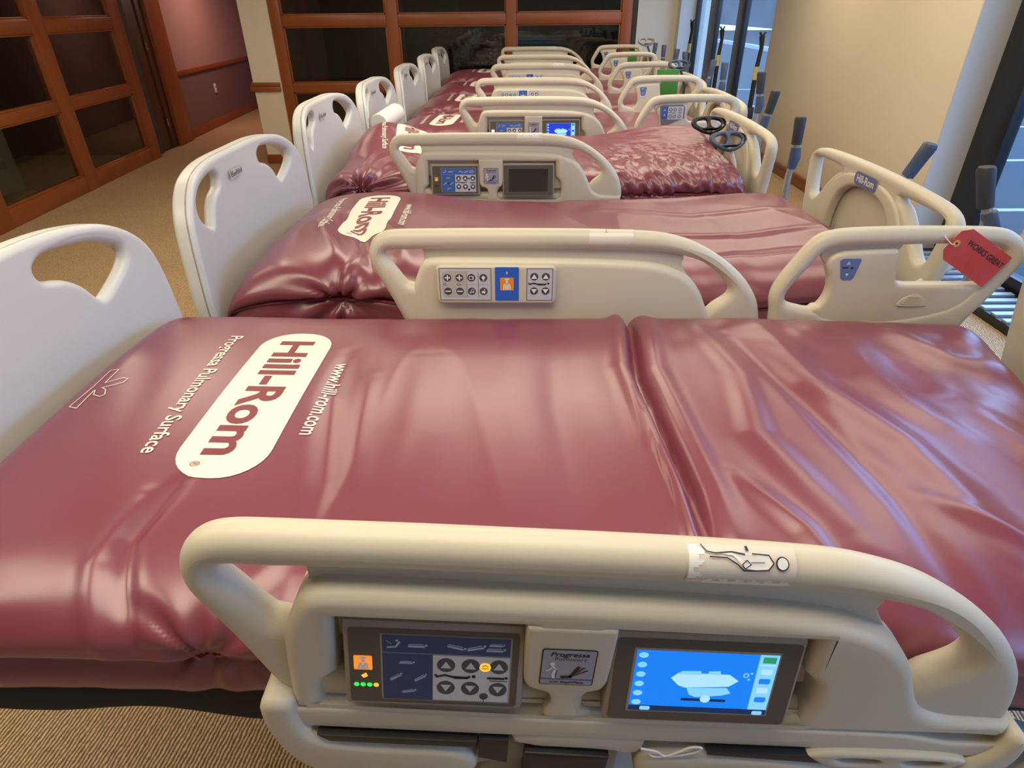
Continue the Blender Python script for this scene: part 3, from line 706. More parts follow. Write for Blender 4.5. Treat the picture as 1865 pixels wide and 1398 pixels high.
PAN = {}
def gui_left(lit):
    k = ('L', lit)
    if k in PAN: return PAN[k]
    # local frame centred on panel: x -.100..+.100, z -.062..+.062 ; face at y = -.012
    F = Flat(); y = .0125
    F.rect(-.096, -.057, .096, .053, M_BEZEL, y, .004)
    F.rect(-.060, -.052, .088, .046, M_BEZEL2, y+.0002, .002)
    nv = M_NAVY if lit == 'near' else M_NAVY2
    F.rect(-.058, -.051, .086, .045, nv, y+.0004)
    F.rect(-.001, -.050, .086, .018, M_LGREY, y+.0006)
    F.rect(-.058, .019, .086, .0196, M_PALEB, y+.0007)
    icon_chair(F, -.044, .031, .008, M_PALEB, y+.0008); icon_bed(F, -.018, .031, .010, M_PALEB, y+.0008)
    icon_bed(F, .026, .031, .010, M_PALEB, y+.0008, -.25); icon_bed(F, .048, .031, .010, M_PALEB, y+.0008, .25); icon_bed(F, .070, .029, .010, M_PALEB, y+.0008); icon_bed(F, .071, .036, .008, M_PALEB, y+.0008, .0)
    for cx, cz, a in ((-.030, .006, 0), (-.043, -.016, 1.2), (-.015, -.016, 1.2), (-.028, -.037, .4)):
        icon_bed(F, cx, cz, .008, M_PALEB, y+.0008, a*.5)
    F.disc(-.029, -.016, .005, nv if False else M_DKBTN, y+.0007)
    for bx in (.014, .042, .074):
        if bx == .074 or True:
            F.disc(bx, .004, .0105, M_DKBTN, y+.0008); F.tri(bx, .004, .010, M_LGREY if lit == 'near' else M_WHITE, y+.001)
            F.disc(bx, -.030, .0105, M_DKBTN, y+.0008); F.tri(bx, -.030, .010, M_LGREY if lit == 'near' else M_WHITE, y+.001, True)
    lying(F, .026, -.013, .024, M_INK, y+.001); F.line([(.062, -.013), (.080, -.013)], .003, M_INK, y+.001); F.disc(.083, -.012, .002, M_INK, y+.001)
    F.line([(.064, -.017), (.084, -.017)], .001, M_INK, y+.001)
    if lit == 'near':
        F.disc(.0585, .003, .0065, M_AMBER, y+.001); F.line([(.055, .0015), (.062, .0015)], .001, M_INK, y+.0012); F.line([(.055, .004), (.0585, .0065), (.062, .004)], .001, M_INK, y+.0012)
    else: F.disc(.058, .003, .004, M_AMBER if lit == 'on' else M_DKBTN, y+.001)
    F.disc(.058, -.041, .005, M_DKBTN, y+.001); F.line([(.058, -.041), (.058, -.049)], .001, M_DKBTN, y+.001)
    if lit == 'near':
        nurse(F, -.080, .003, .0105, y+.001, M_ORGLIT, M_WHITE)
        F.poly([(-.083, -.016), (-.077, -.012), (-.075, -.017), (-.080, -.020)], M_AMBER, y+.001)
        for i in range(4): F.disc(-.0885+i*.0075, -.030, .0031, M_GRNLED if i < 3 else M_AMBER, y+.001, 12)
    elif lit == 'on': F.rect(-.088, -.004, -.072, .010, mat('lit_white_lamp', (.9, .9, .85), .4, emit=((1, .95, .85), 1.0)), y+.001, .003)
    else:
        nurse(F, -.080, .001, .008, y+.001, M_ORG, M_WHITE); F.line([(-.088, -.026), (-.072, -.026)], .004, M_INK, y+.001)
    PAN[k] = F.mesh(); return PAN[k]
def gui_screen(lit):
    k = ('R', lit)
    if k in PAN: return PAN[k]
    F = Flat(); y = .0125
    F.rect(-.104, -.063, .104, .059, M_BEZEL, y, .005)
    if lit == 'off': F.rect(-.082, -.047, .082, .044, M_SCRB, y+.0004)
    else:
        bl = M_SCRBLUE if lit == 'near' else M_SCRVIO
        F.rect(-.084, -.050, .082, .046, M_BEZEL2, y+.0002); F.rect(-.081, -.044, .080, .043, bl, y+.0004); F.rect(-.081, -.048, .080, -.040, M_SCRDK, y+.0005)
        F.rect(.058, -.040, .080, .043, M_SCRCYAN, y+.0006)
        F.rect(.062, .031, .077, .040, M_SCRGRN, y+.0008); F.line([(.060, .028), (.078, .028)], .0016, M_SCRWHITE, y+.0008)
        for i in range(4): F.rect(.063, .014-i*.014, .076, .022-i*.014, bl if i % 2 else M_SCRWHITE, y+.0008, .002)
        for i in range(6): F.disc(-.073, .036-i*.0142, .0055, M_SCRCYAN, y+.0007, 12, .0042)
        F.rect(-.068, -.047, -.056, -.041, M_SCRCYAN, y+.0008, .002); F.rect(.064, -.048, .076, -.042, M_SCRCYAN, y+.0008, .002)
        F.poly([(-.038, .004), (-.030, .012), (.028, .012), (.040, .003), (.030, -.006), (-.020, -.010), (-.028, -.007)], M_SCRWHITE, y+.0008)
        F.poly([(-.030, .010), (-.004, .010), (-.005, .016), (-.027, .015)], M_SCRCYAN, y+.0009); F.poly([(.003, .011), (.018, .011), (.017, .017), (.004, .016)], M_SCRCYAN, y+.0009)
        F.poly([(-.018, -.010), (.028, -.008), (.034, -.016), (.024, -.020), (-.006, -.024), (-.014, -.020)], M_SCRCYAN, y+.0009)
        F.rect(-.022, -.030, .030, -.026, M_SCRDK, y+.00085); F.disc(.006, -.026, .006, M_SCRWHITE, y+.001, 10)
        F.disc(.047, .012, .0035, M_SCRCYAN, y+.0008, 10); F.disc(.047, .012, .002, bl, y+.0010, 10); F.disc(.053, .015, .0015, M_SCRCYAN, y+.0008, 8); F.disc(.051, .006, .0015, M_SCRCYAN, y+.0008, 8)
    PAN[k] = F.mesh(); return PAN[k]
def badge():
    if 'badge' in PAN: return PAN['badge']
    F = Flat(); y = 0
    F.rect(-.031, -.0325, .031, .0325, M_INK, y, .004); F.rect(-.0295, -.031, .0295, .031, mat('grey_lilac_badge', (.36, .37, .45), .4), y+.0003, .003)
    F.text('Progressa', 0, .0235, .0105, M_INK, y+.0006, shear=.25, off=.0002, xs=1.05); F.text('Pulmonary', .002, .0155, .0085, M_NAVY, y+.0006, xs=1.0)
    F.text('with StepInPlace', .0, -.0265, .0062, M_INK, y+.0006, shear=.2, off=.0001, xs=.95)
    F.rect(-.0295, -.0225, .0295, -.020, M_NAVY2, y+.0004)
    F.disc(-.018, .006, .003, M_WHITE, y+.0006); F.line([(-.018, .003), (-.014, -.004), (-.016, -.012), (-.015, -.019)], .0035, M_WHITE, y+.0006); F.line([(-.017, .001), (-.022, -.006), (-.024, -.006)], .0022, M_WHITE, y+.0006)
    F.line([(-.0215, .004), (-.012, -.006), (-.013, -.018)], .0006, M_INK, y+.0008)
    F.line([(-.006, -.017), (.004, -.016), (.012, .002)], .0042, M_INK, y+.0007); F.line([(.004, -.016), (.018, .001)], .003, mat('plum_print', (.12, .05, .07), .5), y+.0006); F.line([(.004, -.016), (.022, -.004)], .0022, mat('plum_print', (.12, .05, .07), .5), y+.0006)
    PAN['badge'] = F.mesh(); return PAN['badge']
def inside_print():
    if 'inside' in PAN: return PAN['inside']
    F = Flat(); y = .0
    # origin at cluster top-left; x 0..0.292, z 0..-0.098
    F.rect(.008, -.089, .134, -.006, M_DKBTN, y); F.rect(.0095, -.0875, .1325, -.0075, M_LGREY, y+.0002)
    g = mat('warm_grey_print', (.42, .41, .38), .4)
    F.rect(.015, -.081, .101, -.014, g, y+.0003, .01); F.rect(.0165, -.0795, .0995, -.0155, mat('cream_grey_print', (.50, .48, .43), .4), y+.0004, .009)
    F.rect(.075, -.081, .101, -.014, M_LGREY, y+.0005, .01); F.rect(.104, -.081, .129, -.014, M_LGREY, y+.0005, .01)
    F.line([(.0745, -.018), (.0745, -.078)], .0008, M_DKBTN, y+.0006); F.line([(.1025, -.016), (.1025, -.080)], .0008, M_DKBTN, y+.0006); F.line([(.076, -.0475), (.129, -.0475)], .0006, M_DKBTN, y+.0006)
    for i, x in enumerate((.028, .057, .086, .115)):
        for j, z in enumerate((-.030, -.065)):
            F.disc(x, z, .0106, mat('grey_button_rim', (.6, .6, .6), .3), y+.0006, 20); F.disc(x, z, .0098, M_DKBTN, y+.0008, 20)
            if i < 2:
                F.line([(x-.006, z), (x+.006, z)], .003, M_WHITE, y+.001)
                if j == 0: F.line([(x, z-.006), (x, z+.006)], .003, M_WHITE, y+.0011)
            elif (i, j) == (2, 0): F.rect(x-.006, z-.005, x+.006, z+.005, M_LGREY, y+.001, .002); F.rect(x-.004, z-.003, x+.002, z+.003, M_DKBTN, y+.0012)
            elif (i, j) == (2, 1): F.disc(x-.003, z-.003, .0025, M_LGREY, y+.001, 10); F.disc(x+.003, z-.002, .0025, M_LGREY, y+.001, 10); F.line([(x-.001, z-.003), (x-.001, z+.005), (x+.005, z+.006), (x+.005, z-.002)], .0013, M_LGREY, y+.0011)
            elif (i, j) == (3, 0): F.disc(x, z+.0005, .0042, M_WHITE, y+.001, 12); F.rect(x-.0015, z-.007, x+.0015, z-.003, M_WHITE, y+.001)
            else: F.poly([(x-.005, z-.004), (x+.003, z-.006), (x+.005, z), (x-.004, z+.001)], M_WHITE, y+.001); F.disc(x+.002, z+.004, .002, M_LGREY, y+.001, 8)
    F.text('\u25c1-', .021, -.0475, .009, M_INK, y+.0007); F.text('Ch.', .056, -.0475, .009, M_INK, y+.0007)
    F.rect(.143, -.090, .201, -.003, M_ROYAL, y+.0002, .003); nurse(F, .172, -.046, .0165, y+.0004, M_ORG, mat('cream_print', (.8, .74, .6), .4)); F.disc(.172, -.0175, .0022, M_LGREY, y+.0006, 10, .0035)
    F.rect(.220, -.089, .283, -.006, M_DKBTN, y); F.rect(.2215, -.0875, .2815, -.0075, M_LGREY, y+.0002)
    for x in (.238, .266):
        for j, z in enumerate((-.027, -.064)):
            F.disc(x, z, .0098, M_DKBTN, y+.0005, 20); F.tri(x, z, .0115, M_WHITE, y+.0008, j == 1)
    lying(F, .251, -.046, .026, M_INK, y+.0008)
    PAN['inside'] = F.mesh(); return PAN['inside']

def arc_sticker(x0, x1, z0, z1, R=.0232):
    pass

def mid_rail(parent, loc, slope, kind, lit='off', sticker=None):
    """loc = world position of the rail's local origin (left end, top); loc given relative to parent"""
    r = obj('side_rail', rail_mesh('outside' if kind == 'outside' else 'inside'), M_RAIL if not RAILS.get(kind+'m') else None, parent, loc, (0, slope, 0))
    def ch(name, me, m, l, rot=None): return obj(name, me, m, r, l, rot)
    if kind == 'outside':
        tilt = Matrix.Rotation(-.20, 3, 'X')
        if 'hl' not in PAN:
            PAN['hl'] = boxm((0, 0, 0), (.206, .024, .126), .005); PAN['hr'] = boxm((0, 0, 0), (.218, .024, .136), .005)
            PAN['bp'] = plate([[(.381,-.096),(.480,-.096),(.481,-.102)]+[(p.x,p.y) for p in catmull([(.480,-.19),(.474,-.205),(.460,-.211),(.449,-.217),(.445,-.235),(.452,-.262),(.41,-.262),(.417,-.235),(.413,-.217),(.402,-.211),(.388,-.205),(.382,-.19)],3,False)]+[(.380,-.102)]], .054, .006)
            PAN['hl'].materials.append(M_BEZEL2); PAN['hr'].materials.append(M_BEZEL2); PAN['bp'].materials.append(M_RAIL)
        a = ch('control_housing', PAN['hl'], None, (.2795, -.021, -.178), (-.17, 0, 0))
        ch('control_panel', gui_left(lit), None, (.2795, -.0212, -.178), (-.17, 0, 0))
        ch('screen_housing', PAN['hr'], None, (.588, -.023, -.181), (-.17, 0, 0))
        ch('display_screen', gui_screen(lit), None, (.588, -.0232, -.181), (-.17, 0, 0))
        ch('badge_mount', PAN['bp'], None, (0, -.0095, 0)); ch('badge', badge(), None, (.431, -.0370, -.162))
    else:
        if 'clh' not in PAN:
            PAN['clh'] = plate([rrect(0, -.100, .292, 0, .014, 6)], .022, .007); PAN['clh'].materials.append(M_RAIL)
        ch('control_housing', PAN['clh'], None, (.172, -.034, -.073))
        ch('keypad', inside_print(), None, (.172, -.0455, -.073))
    if sticker:
        F = Flat(); R = .0236
        # wrapped around the grab bar: x along, angle round
        def wrap(me):
            for v in me.vertices:
                t = v.co.z/R; off = -v.co.y; v.co.y = -(R+off)*math.cos(t); v.co.z = (R+off)*math.sin(t)
            me.update()
        # cut to strips so that it bends
        if sticker == 'person':
            n = 24
            for i in range(n): z0 = -.012+i*.048/n; F.rect(0, z0, .112, z0+.048/n, M_TAPE, .0002)
            for k_ in range(22):
                q_ = .0025*math.sin(k_*1.7)
                for z_ in (0, 1, 2): F.rect(.018+k_*.0042, -.0115+z_*.0026, .0222+k_*.0042, -.0115+(z_+1)*.0026+q_*(z_ == 2), M_WHITE, .0006)
            for z_ in range(14): F.rect(.001, -.002+z_*.0026, .010+.005*math.sin(z_*1.3)+.005*(z_ > 6), .0006+z_*.0026, M_WHITE, .0006)
            pw, pi_ = .0030, M_INK
            body_ = [(.018, .024), (.030, .021), (.046, .020), (.060, .012), (.072, .012), (.082, .013), (.087, .019), (.082, .026), (.062, .026), (.045, .027), (.026, .028)]
            for i in range(len(body_)-1): pass
            F.poly([(.026, .026), (.046, .024), (.058, .012), (.070, .011), (.070, .024), (.045, .0275)], M_WHITE, .0016)
            F.poly([(.070, .011), (.082, .012), (.087, .018), (.082, .025), (.070, .025)], M_WHITE, .0016)
            F.line([(.014, .034), (.019, .027), (.028, .0255), (.045, .0275), (.058, .0255)], .0012, M_INK, .0022); F.line([(.022, .022), (.040, .0215), (.050, .016), (.057, .010), (.070, .0105), (.082, .0115), (.0875, .018), (.083, .0255), (.066, .0262)], .0012, M_INK, .0022)
            F.line([(.064, .018), (.078, .0185)], .0007, M_INK, .0022); F.line([(.055, .016), (.060, .020), (.064, .016), (.058, .012), (.055, .016)], .0009, M_INK, .0022)
            F.disc(.0965, .018, .0068, M_INK, .0018, 20); F.disc(.0965, .018, .0055, M_WHITE, .0022, 20); F.poly([(.060, .029), (.063, .029), (.0622, .034), (.0592, .034)], M_INK, .0022)
            me = F.mesh()
        else:
            n = 10
            for i in range(n): z0 = -.010+i*.044/n; F.rect(0, z0, .104, z0+.044/n, M_TAPE, .0001)
            if sticker == 'arrow': F.line([(.040, .034), (.040, .026)], .0012, M_INK, .0005); F.poly([(.036, .024), (.044, .024), (.040, .008)], M_INK, .0004); F.poly([(.0385, .022), (.0415, .022), (.040, .016)], M_WHITE, .0005)
            else:
                for k_ in range(7): F.disc(.01+k_*.012, .020+.004*math.sin(k_*2), .007, M_WHITE, .0003, 9, .006)
            F.line([(.088, -.006), (.1, .0)], .0012, M_WHITE, .0005)
            me = F.mesh()
        wrap(me); ch('sticker', me, None, (.540, 0, -.0205))
    return r
rail_mesh('outside').materials.append(M_RAIL); rail_mesh('inside').materials.append(M_RAIL)
def mid_rail_obj(*a, **k):
    return mid_rail(*a, **k)

HOUT = [(0.012,-.25),(0.006,-0.215),(-0.001,-0.180),(0.001,-0.155),(0.012,-0.124),(0.040,-0.075),(0.064,-0.038),(0.085,-0.018),(0.113,-0.008),(0.16,-0.002),(0.263,0.001),(0.36,.001),(0.436,0),(0.500,-0.003),(0.536,-0.011),(0.564,-0.028),(0.581,-0.052),(0.588,-0.078),(0.581,-0.105),(0.548,-0.168),(0.50,-0.25),(.47,-.30),(.25,-.31),(.05,-.30)]
HINN = [(0.036,-0.177),(0.040,-0.155),(0.060,-.122),(0.085,-0.085),(0.10,-.062),(0.125,-0.050),(0.17,-.045),(0.263,-.043),(0.36,-.041),(0.44,-.042),(0.50,-0.045),(0.527,-0.054),(0.534,-0.072),(0.525,-0.095),(0.508,-0.125),(.49,-.15),(.44,-.20),(.3,-.23),(.16,-.225),(.118,-.206),(0.096,-0.204),(0.065,-0.197),(.045,-.19)]
HBODY = [(0.105,-.206),(.122,-.198),(.133,-.178),(.136,-.150),(.128,-.118),(.118,-.096),(.120,-.074),(.138,-.060),(.175,-.055),(.265,-.051),(.280,-.056),(.285,-.07),(.292,-.118),(.300,-.134),(.325,-.141),(.42,-.141),(.50,-.142),(.535,-.13),(.53,-.16),(.50,-.25),(.45,-.30),(.25,-.30),(.10,-.28)]
HWEB = [(.12,-.03),(.3,-.03),(.285,-.06),(.28,-.1),(.14,-.1),(.115,-.09),(.10,-.07)]
def head_mesh():
    if 'head' in RAILS: return RAILS['head']
    v = plate([chaikin([(.308,-.20),(.318,-.180),(.335,-.168),(.35,-.165),(.365,-.168),(.382,-.182),(.39,-.20)], 2)], .003, .001)
    ps = [(plate([catmull(HOUT, 3), catmull(HINN, 3)], .042, .0205, 5), None), (plate([catmull(HBODY, 2)], .036, .011, 4), None), (plate([HWEB], .012, .003), T(0, .004, 0)), (v, T(0, -.0185, 0))]
    for k in range(5): ps.append((boxm((.349, -.0205, -.172-k*.0055), (.03+k*.009, .002, .0018)), None))
    RAILS['head'] = finish(joinm(ps), 40); RAILS['head'].materials.append(M_RAIL); return RAILS['head']
def head_rail(parent, loc, panel='small', slope=0):
    r = obj('head_side_rail', head_mesh(), None, parent, loc, (0, slope, 0))
    F = Flat()
    if panel == 'small':
        F.poly([(.143, -.078), (.150, -.072), (.190, -.072), (.194, -.076), (.186, -.122), (.181, -.127), (.160, -.127), (.155, -.122)], mat('blue_grey_keypad', (.12, .19, .42), .4), .0187)
        F.tri(.165, -.083, .009, M_LGREY, .019); F.line([(.154, -.095), (.166, -.095)], .003, M_INK, .019); F.rect(.173, -.098, .179, -.093, M_INK, .019); F.tri(.168, -.113, .007, M_WHITE, .019, True)
    else:
        g = mat('grey_keypad_surround', (.17, .18, .20), .4)
        F.poly([(.132, -.062), (.150, -.052), (.262, -.052), (.275, -.066), (.275, -.122), (.24, -.136), (.19, -.155), (.165, -.175), (.150, -.165), (.138, -.11)], g, .0190)
        F.rect(.145, -.125, .178, -.062, M_NAVY2, .0194, .004); F.rect(.180, -.128, .267, -.060, M_LGREY, .0194, .003)
        for x in (.195, .218, .246):
            for z in (-.077, -.112): F.disc(x, z, .0095, M_DKBTN, .0197, 16); F.disc(x, z, .006, M_LGREY, .0199, 12)
        lying(F, .205, -.094, .02, M_INK, .0199); F.line([(.238, -.094), (.256, -.094)], .003, M_INK, .0199)
        for z in (-.078, -.104): F.tri(.161, z, .012, M_PALEB, .0197)
    obj('keypad', F.mesh(), None, r)
    return r

# footboard and headboard lie across the bed: built in XZ then turned so that local X -> world Y
RY = Matrix.Rotation(PI/2, 4, 'Z')
def footboard_meshes():
    half = [(0, 1.315), (.12, 1.315), (.22, 1.312), (.30, 1.304), (.37, 1.288), (.430, 1.255), (.470, 1.210), (.490, 1.150), (.500, 1.08), (.508, .98), (.495, .88), (.44, .78), (.36, .74), (.2, .73), (0, .73)]
    L = catmull(half, 3, False); full = [(p.x, p.y-1.315) for p in L]+[(-p.x, p.y-1.315) for p in L[-2:0:-1]]
    hole = [(0.165, 1.262), (0.185, 1.275), (0.213, 1.279), (0.301, 1.274), (0.365, 1.254), (0.395, 1.232), (0.398, 1.205), (0.372, 1.178), (0.325, 1.150), (0.302, 1.142), (.285, 1.155), (0.262, 1.188), (0.225, 1.215), (0.180, 1.230), (.165, 1.245)]
    hl = [(p.x, p.y-1.315) for p in catmull(hole, 3)]; hr = [(-x, z) for x, z in hl][::-1]
    a = plate([full, hl, hr], .036, .0148, 5)
    # rolled hand bar along the top and down both edges
    bar = []
    for p in catmull([(-.49, 1.02), (-.482, 1.13), (-.462, 1.205), (-.42, 1.25), (-.36, 1.278), (-.25, 1.293), (0, 1.296), (.25, 1.293), (.36, 1.278), (.42, 1.25), (.462, 1.205), (.482, 1.13), (.49, 1.02)], 5, False):
        bar.append((p.x, -.004, p.y-1.315))
    n = len(bar); rad = [.012+.012*math.sin(PI*i/(n-1))**.5 for i in range(n)]
    b = tube(bar, rad, 12)
    inner = plate([[(p.x, p.y-1.315) for p in catmull([(-.13, 1.245), (0, 1.25), (.13, 1.245), (.2, 1.215), (.27, 1.165), (.36, 1.09), (.42, .98), (.44, .8), (.38, .62), (-.38, .62), (-.44, .8), (-.42, .98), (-.36, 1.09), (-.27, 1.165), (-.2, 1.215)], 3)]], .054, .010)
    inn_ = [(x*.93, -.033+z*(.585-.066)/.585) for x, z in full]
    c = plate([full, inn_], .058, .0150, 4)
    m = joinm([(a, None), (c, T(0, .012, 0))])
    # the board wraps slightly forward at both ends
    bm = bmesh.new(); bm.from_mesh(m)
    for k in range(-25, 26): bmesh.ops.bisect_plane(bm, geom=bm.verts[:]+bm.edges[:]+bm.faces[:], plane_co=(k*.02, 0, 0), plane_no=(1, 0, 0), dist=1e-6)
    for v in bm.verts: v.co.y -= .055*min(max((abs(v.co.x)-.14)/.36, 0), 1.1)**1.7
    bm.to_mesh(m); bm.free(); m.transform(RY); return finish(m, 40)
FB = footboard_meshes(); FB.materials.append(M_FOOT)
def sticker_fb():
    F = Flat(); F.rect(-.05, -.013, .05, .013, mat('off_white_label', (.62, .60, .56), .5), 0, .002)
    random.seed(2)
    for k in range(9):
        x = -.044+k*.0098
        F.rect(x, -.010, x+.005, .0+random.random()*.009, M_DKBTN, .0004); F.rect(x+.001, -.003, x+.007, .000, M_DKBTN, .0005)
    m = F.mesh(); return m
# front (-Y) of the print must face +X
STK = sticker_fb(); STK.transform(Matrix.Rotation(PI/2, 4, 'Z'))
def headboard_meshes():
    half = [(0, 1.237), (.15, 1.235), (.30, 1.230), (.40, 1.222), (.445, 1.208), (.470, 1.185), (.475, 1.15), (.466, 1.09), (.445, .98), (.40, .80), (.34, .66), (0, .62)]
    L = catmull(half, 3, False); full = [(p.x, p.y-1.237) for p in L]+[(-p.x, p.y-1.237) for p in L[-2:0:-1]]
    hole = [(.20, 1.190), (.30, 1.192), (.41, 1.188), (.428, 1.175), (.424, 1.14), (.410, 1.08), (.395, 1.055), (.37, 1.05), (.34, 1.065), (.29, 1.12), (.235, 1.165), (.20, 1.178)]
    hl = [(p.x, p.y-1.237) for p in catmull(hole, 3)]; hr = [(-x, z) for x, z in hl][::-1]
    dish = [(.0, 1.160), (.10, 1.150), (.17, 1.110), (.205, 1.04), (.21, .95), (.18, .82), (.1, .75), (-.1, .75), (-.18, .82), (-.21, .95), (-.205, 1.04), (-.17, 1.110), (-.10, 1.150)]
    dl = [(p.x, p.y-1.237) for p in catmull(dish, 3)]
    a = plate([full, hl, hr, dl], .046, .019, 5); b = plate([[(x*1.08, z) for x, z in dl]], .012, .002)
    arch = [(p.x, p.y-1.237) for p in catmull([(.0, 1.200), (.13, 1.192), (.22, 1.15), (.265, 1.08), (.285, .98), (.26, .78), (.13, .68), (-.13, .68), (-.26, .78), (-.285, .98), (-.265, 1.08), (-.22, 1.15), (-.13, 1.192)], 3)]
    c = plate([arch, dl], .058, .014, 4)
    m = joinm([(a, None), (b, T(0, .012, 0)), (c, None)]); m.transform(Matrix.Rotation(-PI/2, 4, 'Z')); return finish(m, 40)
HB = headboard_meshes(); HB.materials.append(M_RAIL)
def hb_badge():
    F = Flat(); F.rect(-.075, -.021, .075, .021, M_LABB, 0, .018); F.text('Hill-Rom', 0, 0, .034, M_WHITE, .0006, off=.0006, xs=.95)
    m = F.mesh(); m.transform(Matrix.Rotation(-PI/2, 4, 'Z')); return m
HBB = hb_badge()

def push_handle(parent, loc, lean=(0, 0), grip=M_HGRIP, up=.30, name='push_handle', side=1):
    """transport handle: rubber grip on a steel post"""
    r = obj(name, tube([(0, 0, -up), (-.01, 0, -up*.5), (lean[0]*.3, lean[1]*.3, -.02), (lean[0]*.6, lean[1]*.6, .02)], .014, 10), M_STEEL, parent, loc)
    g = tube([(lean[0]*.5, lean[1]*.5, .0), (lean[0]*.75, lean[1]*.75, .05), (lean[0], lean[1], .10), (lean[0]*1.02, lean[1]*1.02, .108)], [.021, .022, .024, .020], 14)
    obj('grip', g, grip, r)
    obj('release_collar', tube([(-.005, 0, -.10), (0, 0, -.055), (lean[0]*.3, lean[1]*.3, -.012)], [.018, .024, .020], 12), M_BLUEP, r)
    return r

def loop_handle(parent, loc, m, stalk_m, rot=0, tilt=0, name='loop_handle'):
    """double-loop grip on a curved stalk, loc = bottom of stalk"""
    r = obj(name, tube(catmull([(0, 0, -.22), (.012, 0, -.12), (.0, 0, -.03), (-.035, 0, .05)], 5, False), .010, 10), stalk_m, parent, loc, (tilt, 0, rot))
    outer = catmull([(-.085, .0), (-.08, .035), (-.03, .05), (.03, .05), (.08, .035), (.085, .0), (.05, -.03), (.015, -.045), (-.015, -.045), (-.05, -.03)], 4)
    h1 = [(p[0], p[1]) for p in catmull([(-.062, .005), (-.055, .026), (-.015, .034), (-.010, .0), (-.03, -.014)], 4)]; h2 = [(-x, z) for x, z in h1][::-1]
    g = plate([[(p.x, p.y) for p in outer], h1, h2], .020, .008); obj('loop_grip', g, m, r, (-.045, 0, .075), (-.75, 0, .1))
    return r

def bed_base(root, x0, x1, cy, detail=False):
    """deck, scissor legs, base and casters; coordinates relative to root at bed centre on floor"""
    c = (x0+x1)/2
    obj('deck', boxm((c, 0, .775), (x1-x0-.10, .58, .09), .015), M_FRAME, root)
    bm = bmesh.new()
    for sy in (-.32, .32):
        box_bm(bm, (c+.15, sy, .25), (1.35, .07, .10), .012)
    for sx in (-.45, .75): box_bm(bm, (c+sx, 0, .25), (.09, .64, .09), .012)
    obj('base_frame', bm_mesh(bm), M_FRAME, root)
    for sx in (.15, .66):
        for sy in (-.24, .24): obj('lift_arm', tube([(c+sx, sy, .28), (c+sx*.55, sy, .74)], .03, 8), M_FRAME, root)
    if detail: obj('base_cover', boxm((c+.35, 0, .34), (.9, .56, .10), .03), M_GREYP, root)
    for sx in (-.50, .80):
        for sy in (-.34, .34):
            w_ = obj('caster', tube([(c+sx, sy-.018, .075), (c+sx, sy+.018, .075)], .075, 18), M_BLACK, root)
            obj('caster_fork', boxm((c+sx, sy, .15), (.06, .06, .10), .012), M_GREYP, w_)

# per bed: centre, foot X, head X, head Z
BEDS = [
 dict(k=1, cy=.954, fx=-.958, ft=1.323, hx=1.235, hz=1.236, label='nearest hospital bed with lit blue bedside screen on its near rail'),
 dict(k=2, cy=2.10, fx=-.948, ft=1.315, hx=1.170, hz=1.237, label='second hospital bed with lowered rails and blue logo plate on its headboard'),
 dict(k=3, cy=3.19, fx=-.962, ft=1.335, hx=1.055, hz=1.240, label='third hospital bed with dark unlit screen and grey loop handles at its head'),
 dict(k=4, cy=4.30, fx=-.95, ft=1.315, hx=1.280, hz=1.225, label='fourth hospital bed with indigo lit screen, behind the bed with the dark screen'),
 dict(k=5, cy=5.40, fx=-.92, ft=1.318, hx=1.33, hz=1.235, label='fifth hospital bed from the camera, its near rail lowered'),
 dict(k=6, cy=6.48, fx=-.90, ft=1.325, hx=1.36, hz=1.245, label='sixth hospital bed from the camera, second last in the row'),
 dict(k=7, cy=7.56, fx=-.905, ft=1.333, hx=1.38, hz=1.265, label='farthest hospital bed, closest to the glazed office partition'),
]
ROOT = {}
for b in BEDS:
    k = b['k']; cy = b['cy']
    root = empty('hospital_bed', (0, cy, 0)); tag(root, b['label'], 'bed', 'hospital beds parked in a row'); ROOT[k] = root
    fb = obj('footboard', FB, None, root, (b['fx'], 0, b['ft'])); obj('id_sticker', STK, None, fb, (.0275, -.055, -.066))
    for sy in (-.33, .33): obj('footboard_bracket', boxm((b['fx']+.03, sy, .76), (.09, .06, .16), .012), M_FRAME, root)
    hb = obj('headboard', HB, None, root, (b['hx'], 0, b['hz'])); obj('logo_plate', HBB, None, hb, (-.031, 0, -.048))
    for sy in (-.30, .30): obj('headboard_post', tube([(b['hx'], sy, .30), (b['hx'], sy, .80)], .02, 10), M_FRAME, root)
    bed_base(root, b['fx'], b['hx'], cy, k == 1)
def R(k, x, y, z): return (x, y-BEDS[k-1]['cy'], z)
mid_rail(ROOT[1], R(1, -.369, .461, 1.246), .0597, 'outside', 'near', 'person')
mid_rail(ROOT[1], R(1, -.378, 1.447, 1.241), .008, 'inside', sticker='arrow')
head_rail(ROOT[1], R(1, .626, 1.447, 1.241))
mid_rail(ROOT[3], R(3, -.557, 2.70, 1.252), .004, 'outside', 'off', 'torn')
mid_rail(ROOT[4], R(4, -.360, 3.80, 1.262), .0, 'outside', 'on')
head_rail(ROOT[4], R(4, .652, 3.80, 1.268), 'large')
mid_rail(ROOT[4], R(4, -.330, 4.79, 1.272), .0, 'inside'); head_rail(ROOT[4], R(4, .690, 4.79, 1.280))
mid_rail(ROOT[5], R(5, -.268, 5.89, 1.283), .0, 'inside', sticker='torn'); head_rail(ROOT[5], R(5, .748, 5.89, 1.290))
mid_rail(ROOT[6], R(6, -.248, 6.98, 1.287), .0, 'inside'); head_rail(ROOT[6], R(6, .784, 6.98, 1.303))
mid_rail(ROOT[7], R(7, -.237, 8.00, 1.308), .0, 'inside', sticker='arrow'); head_rail(ROOT[7], R(7, .806, 8.00, 1.322))

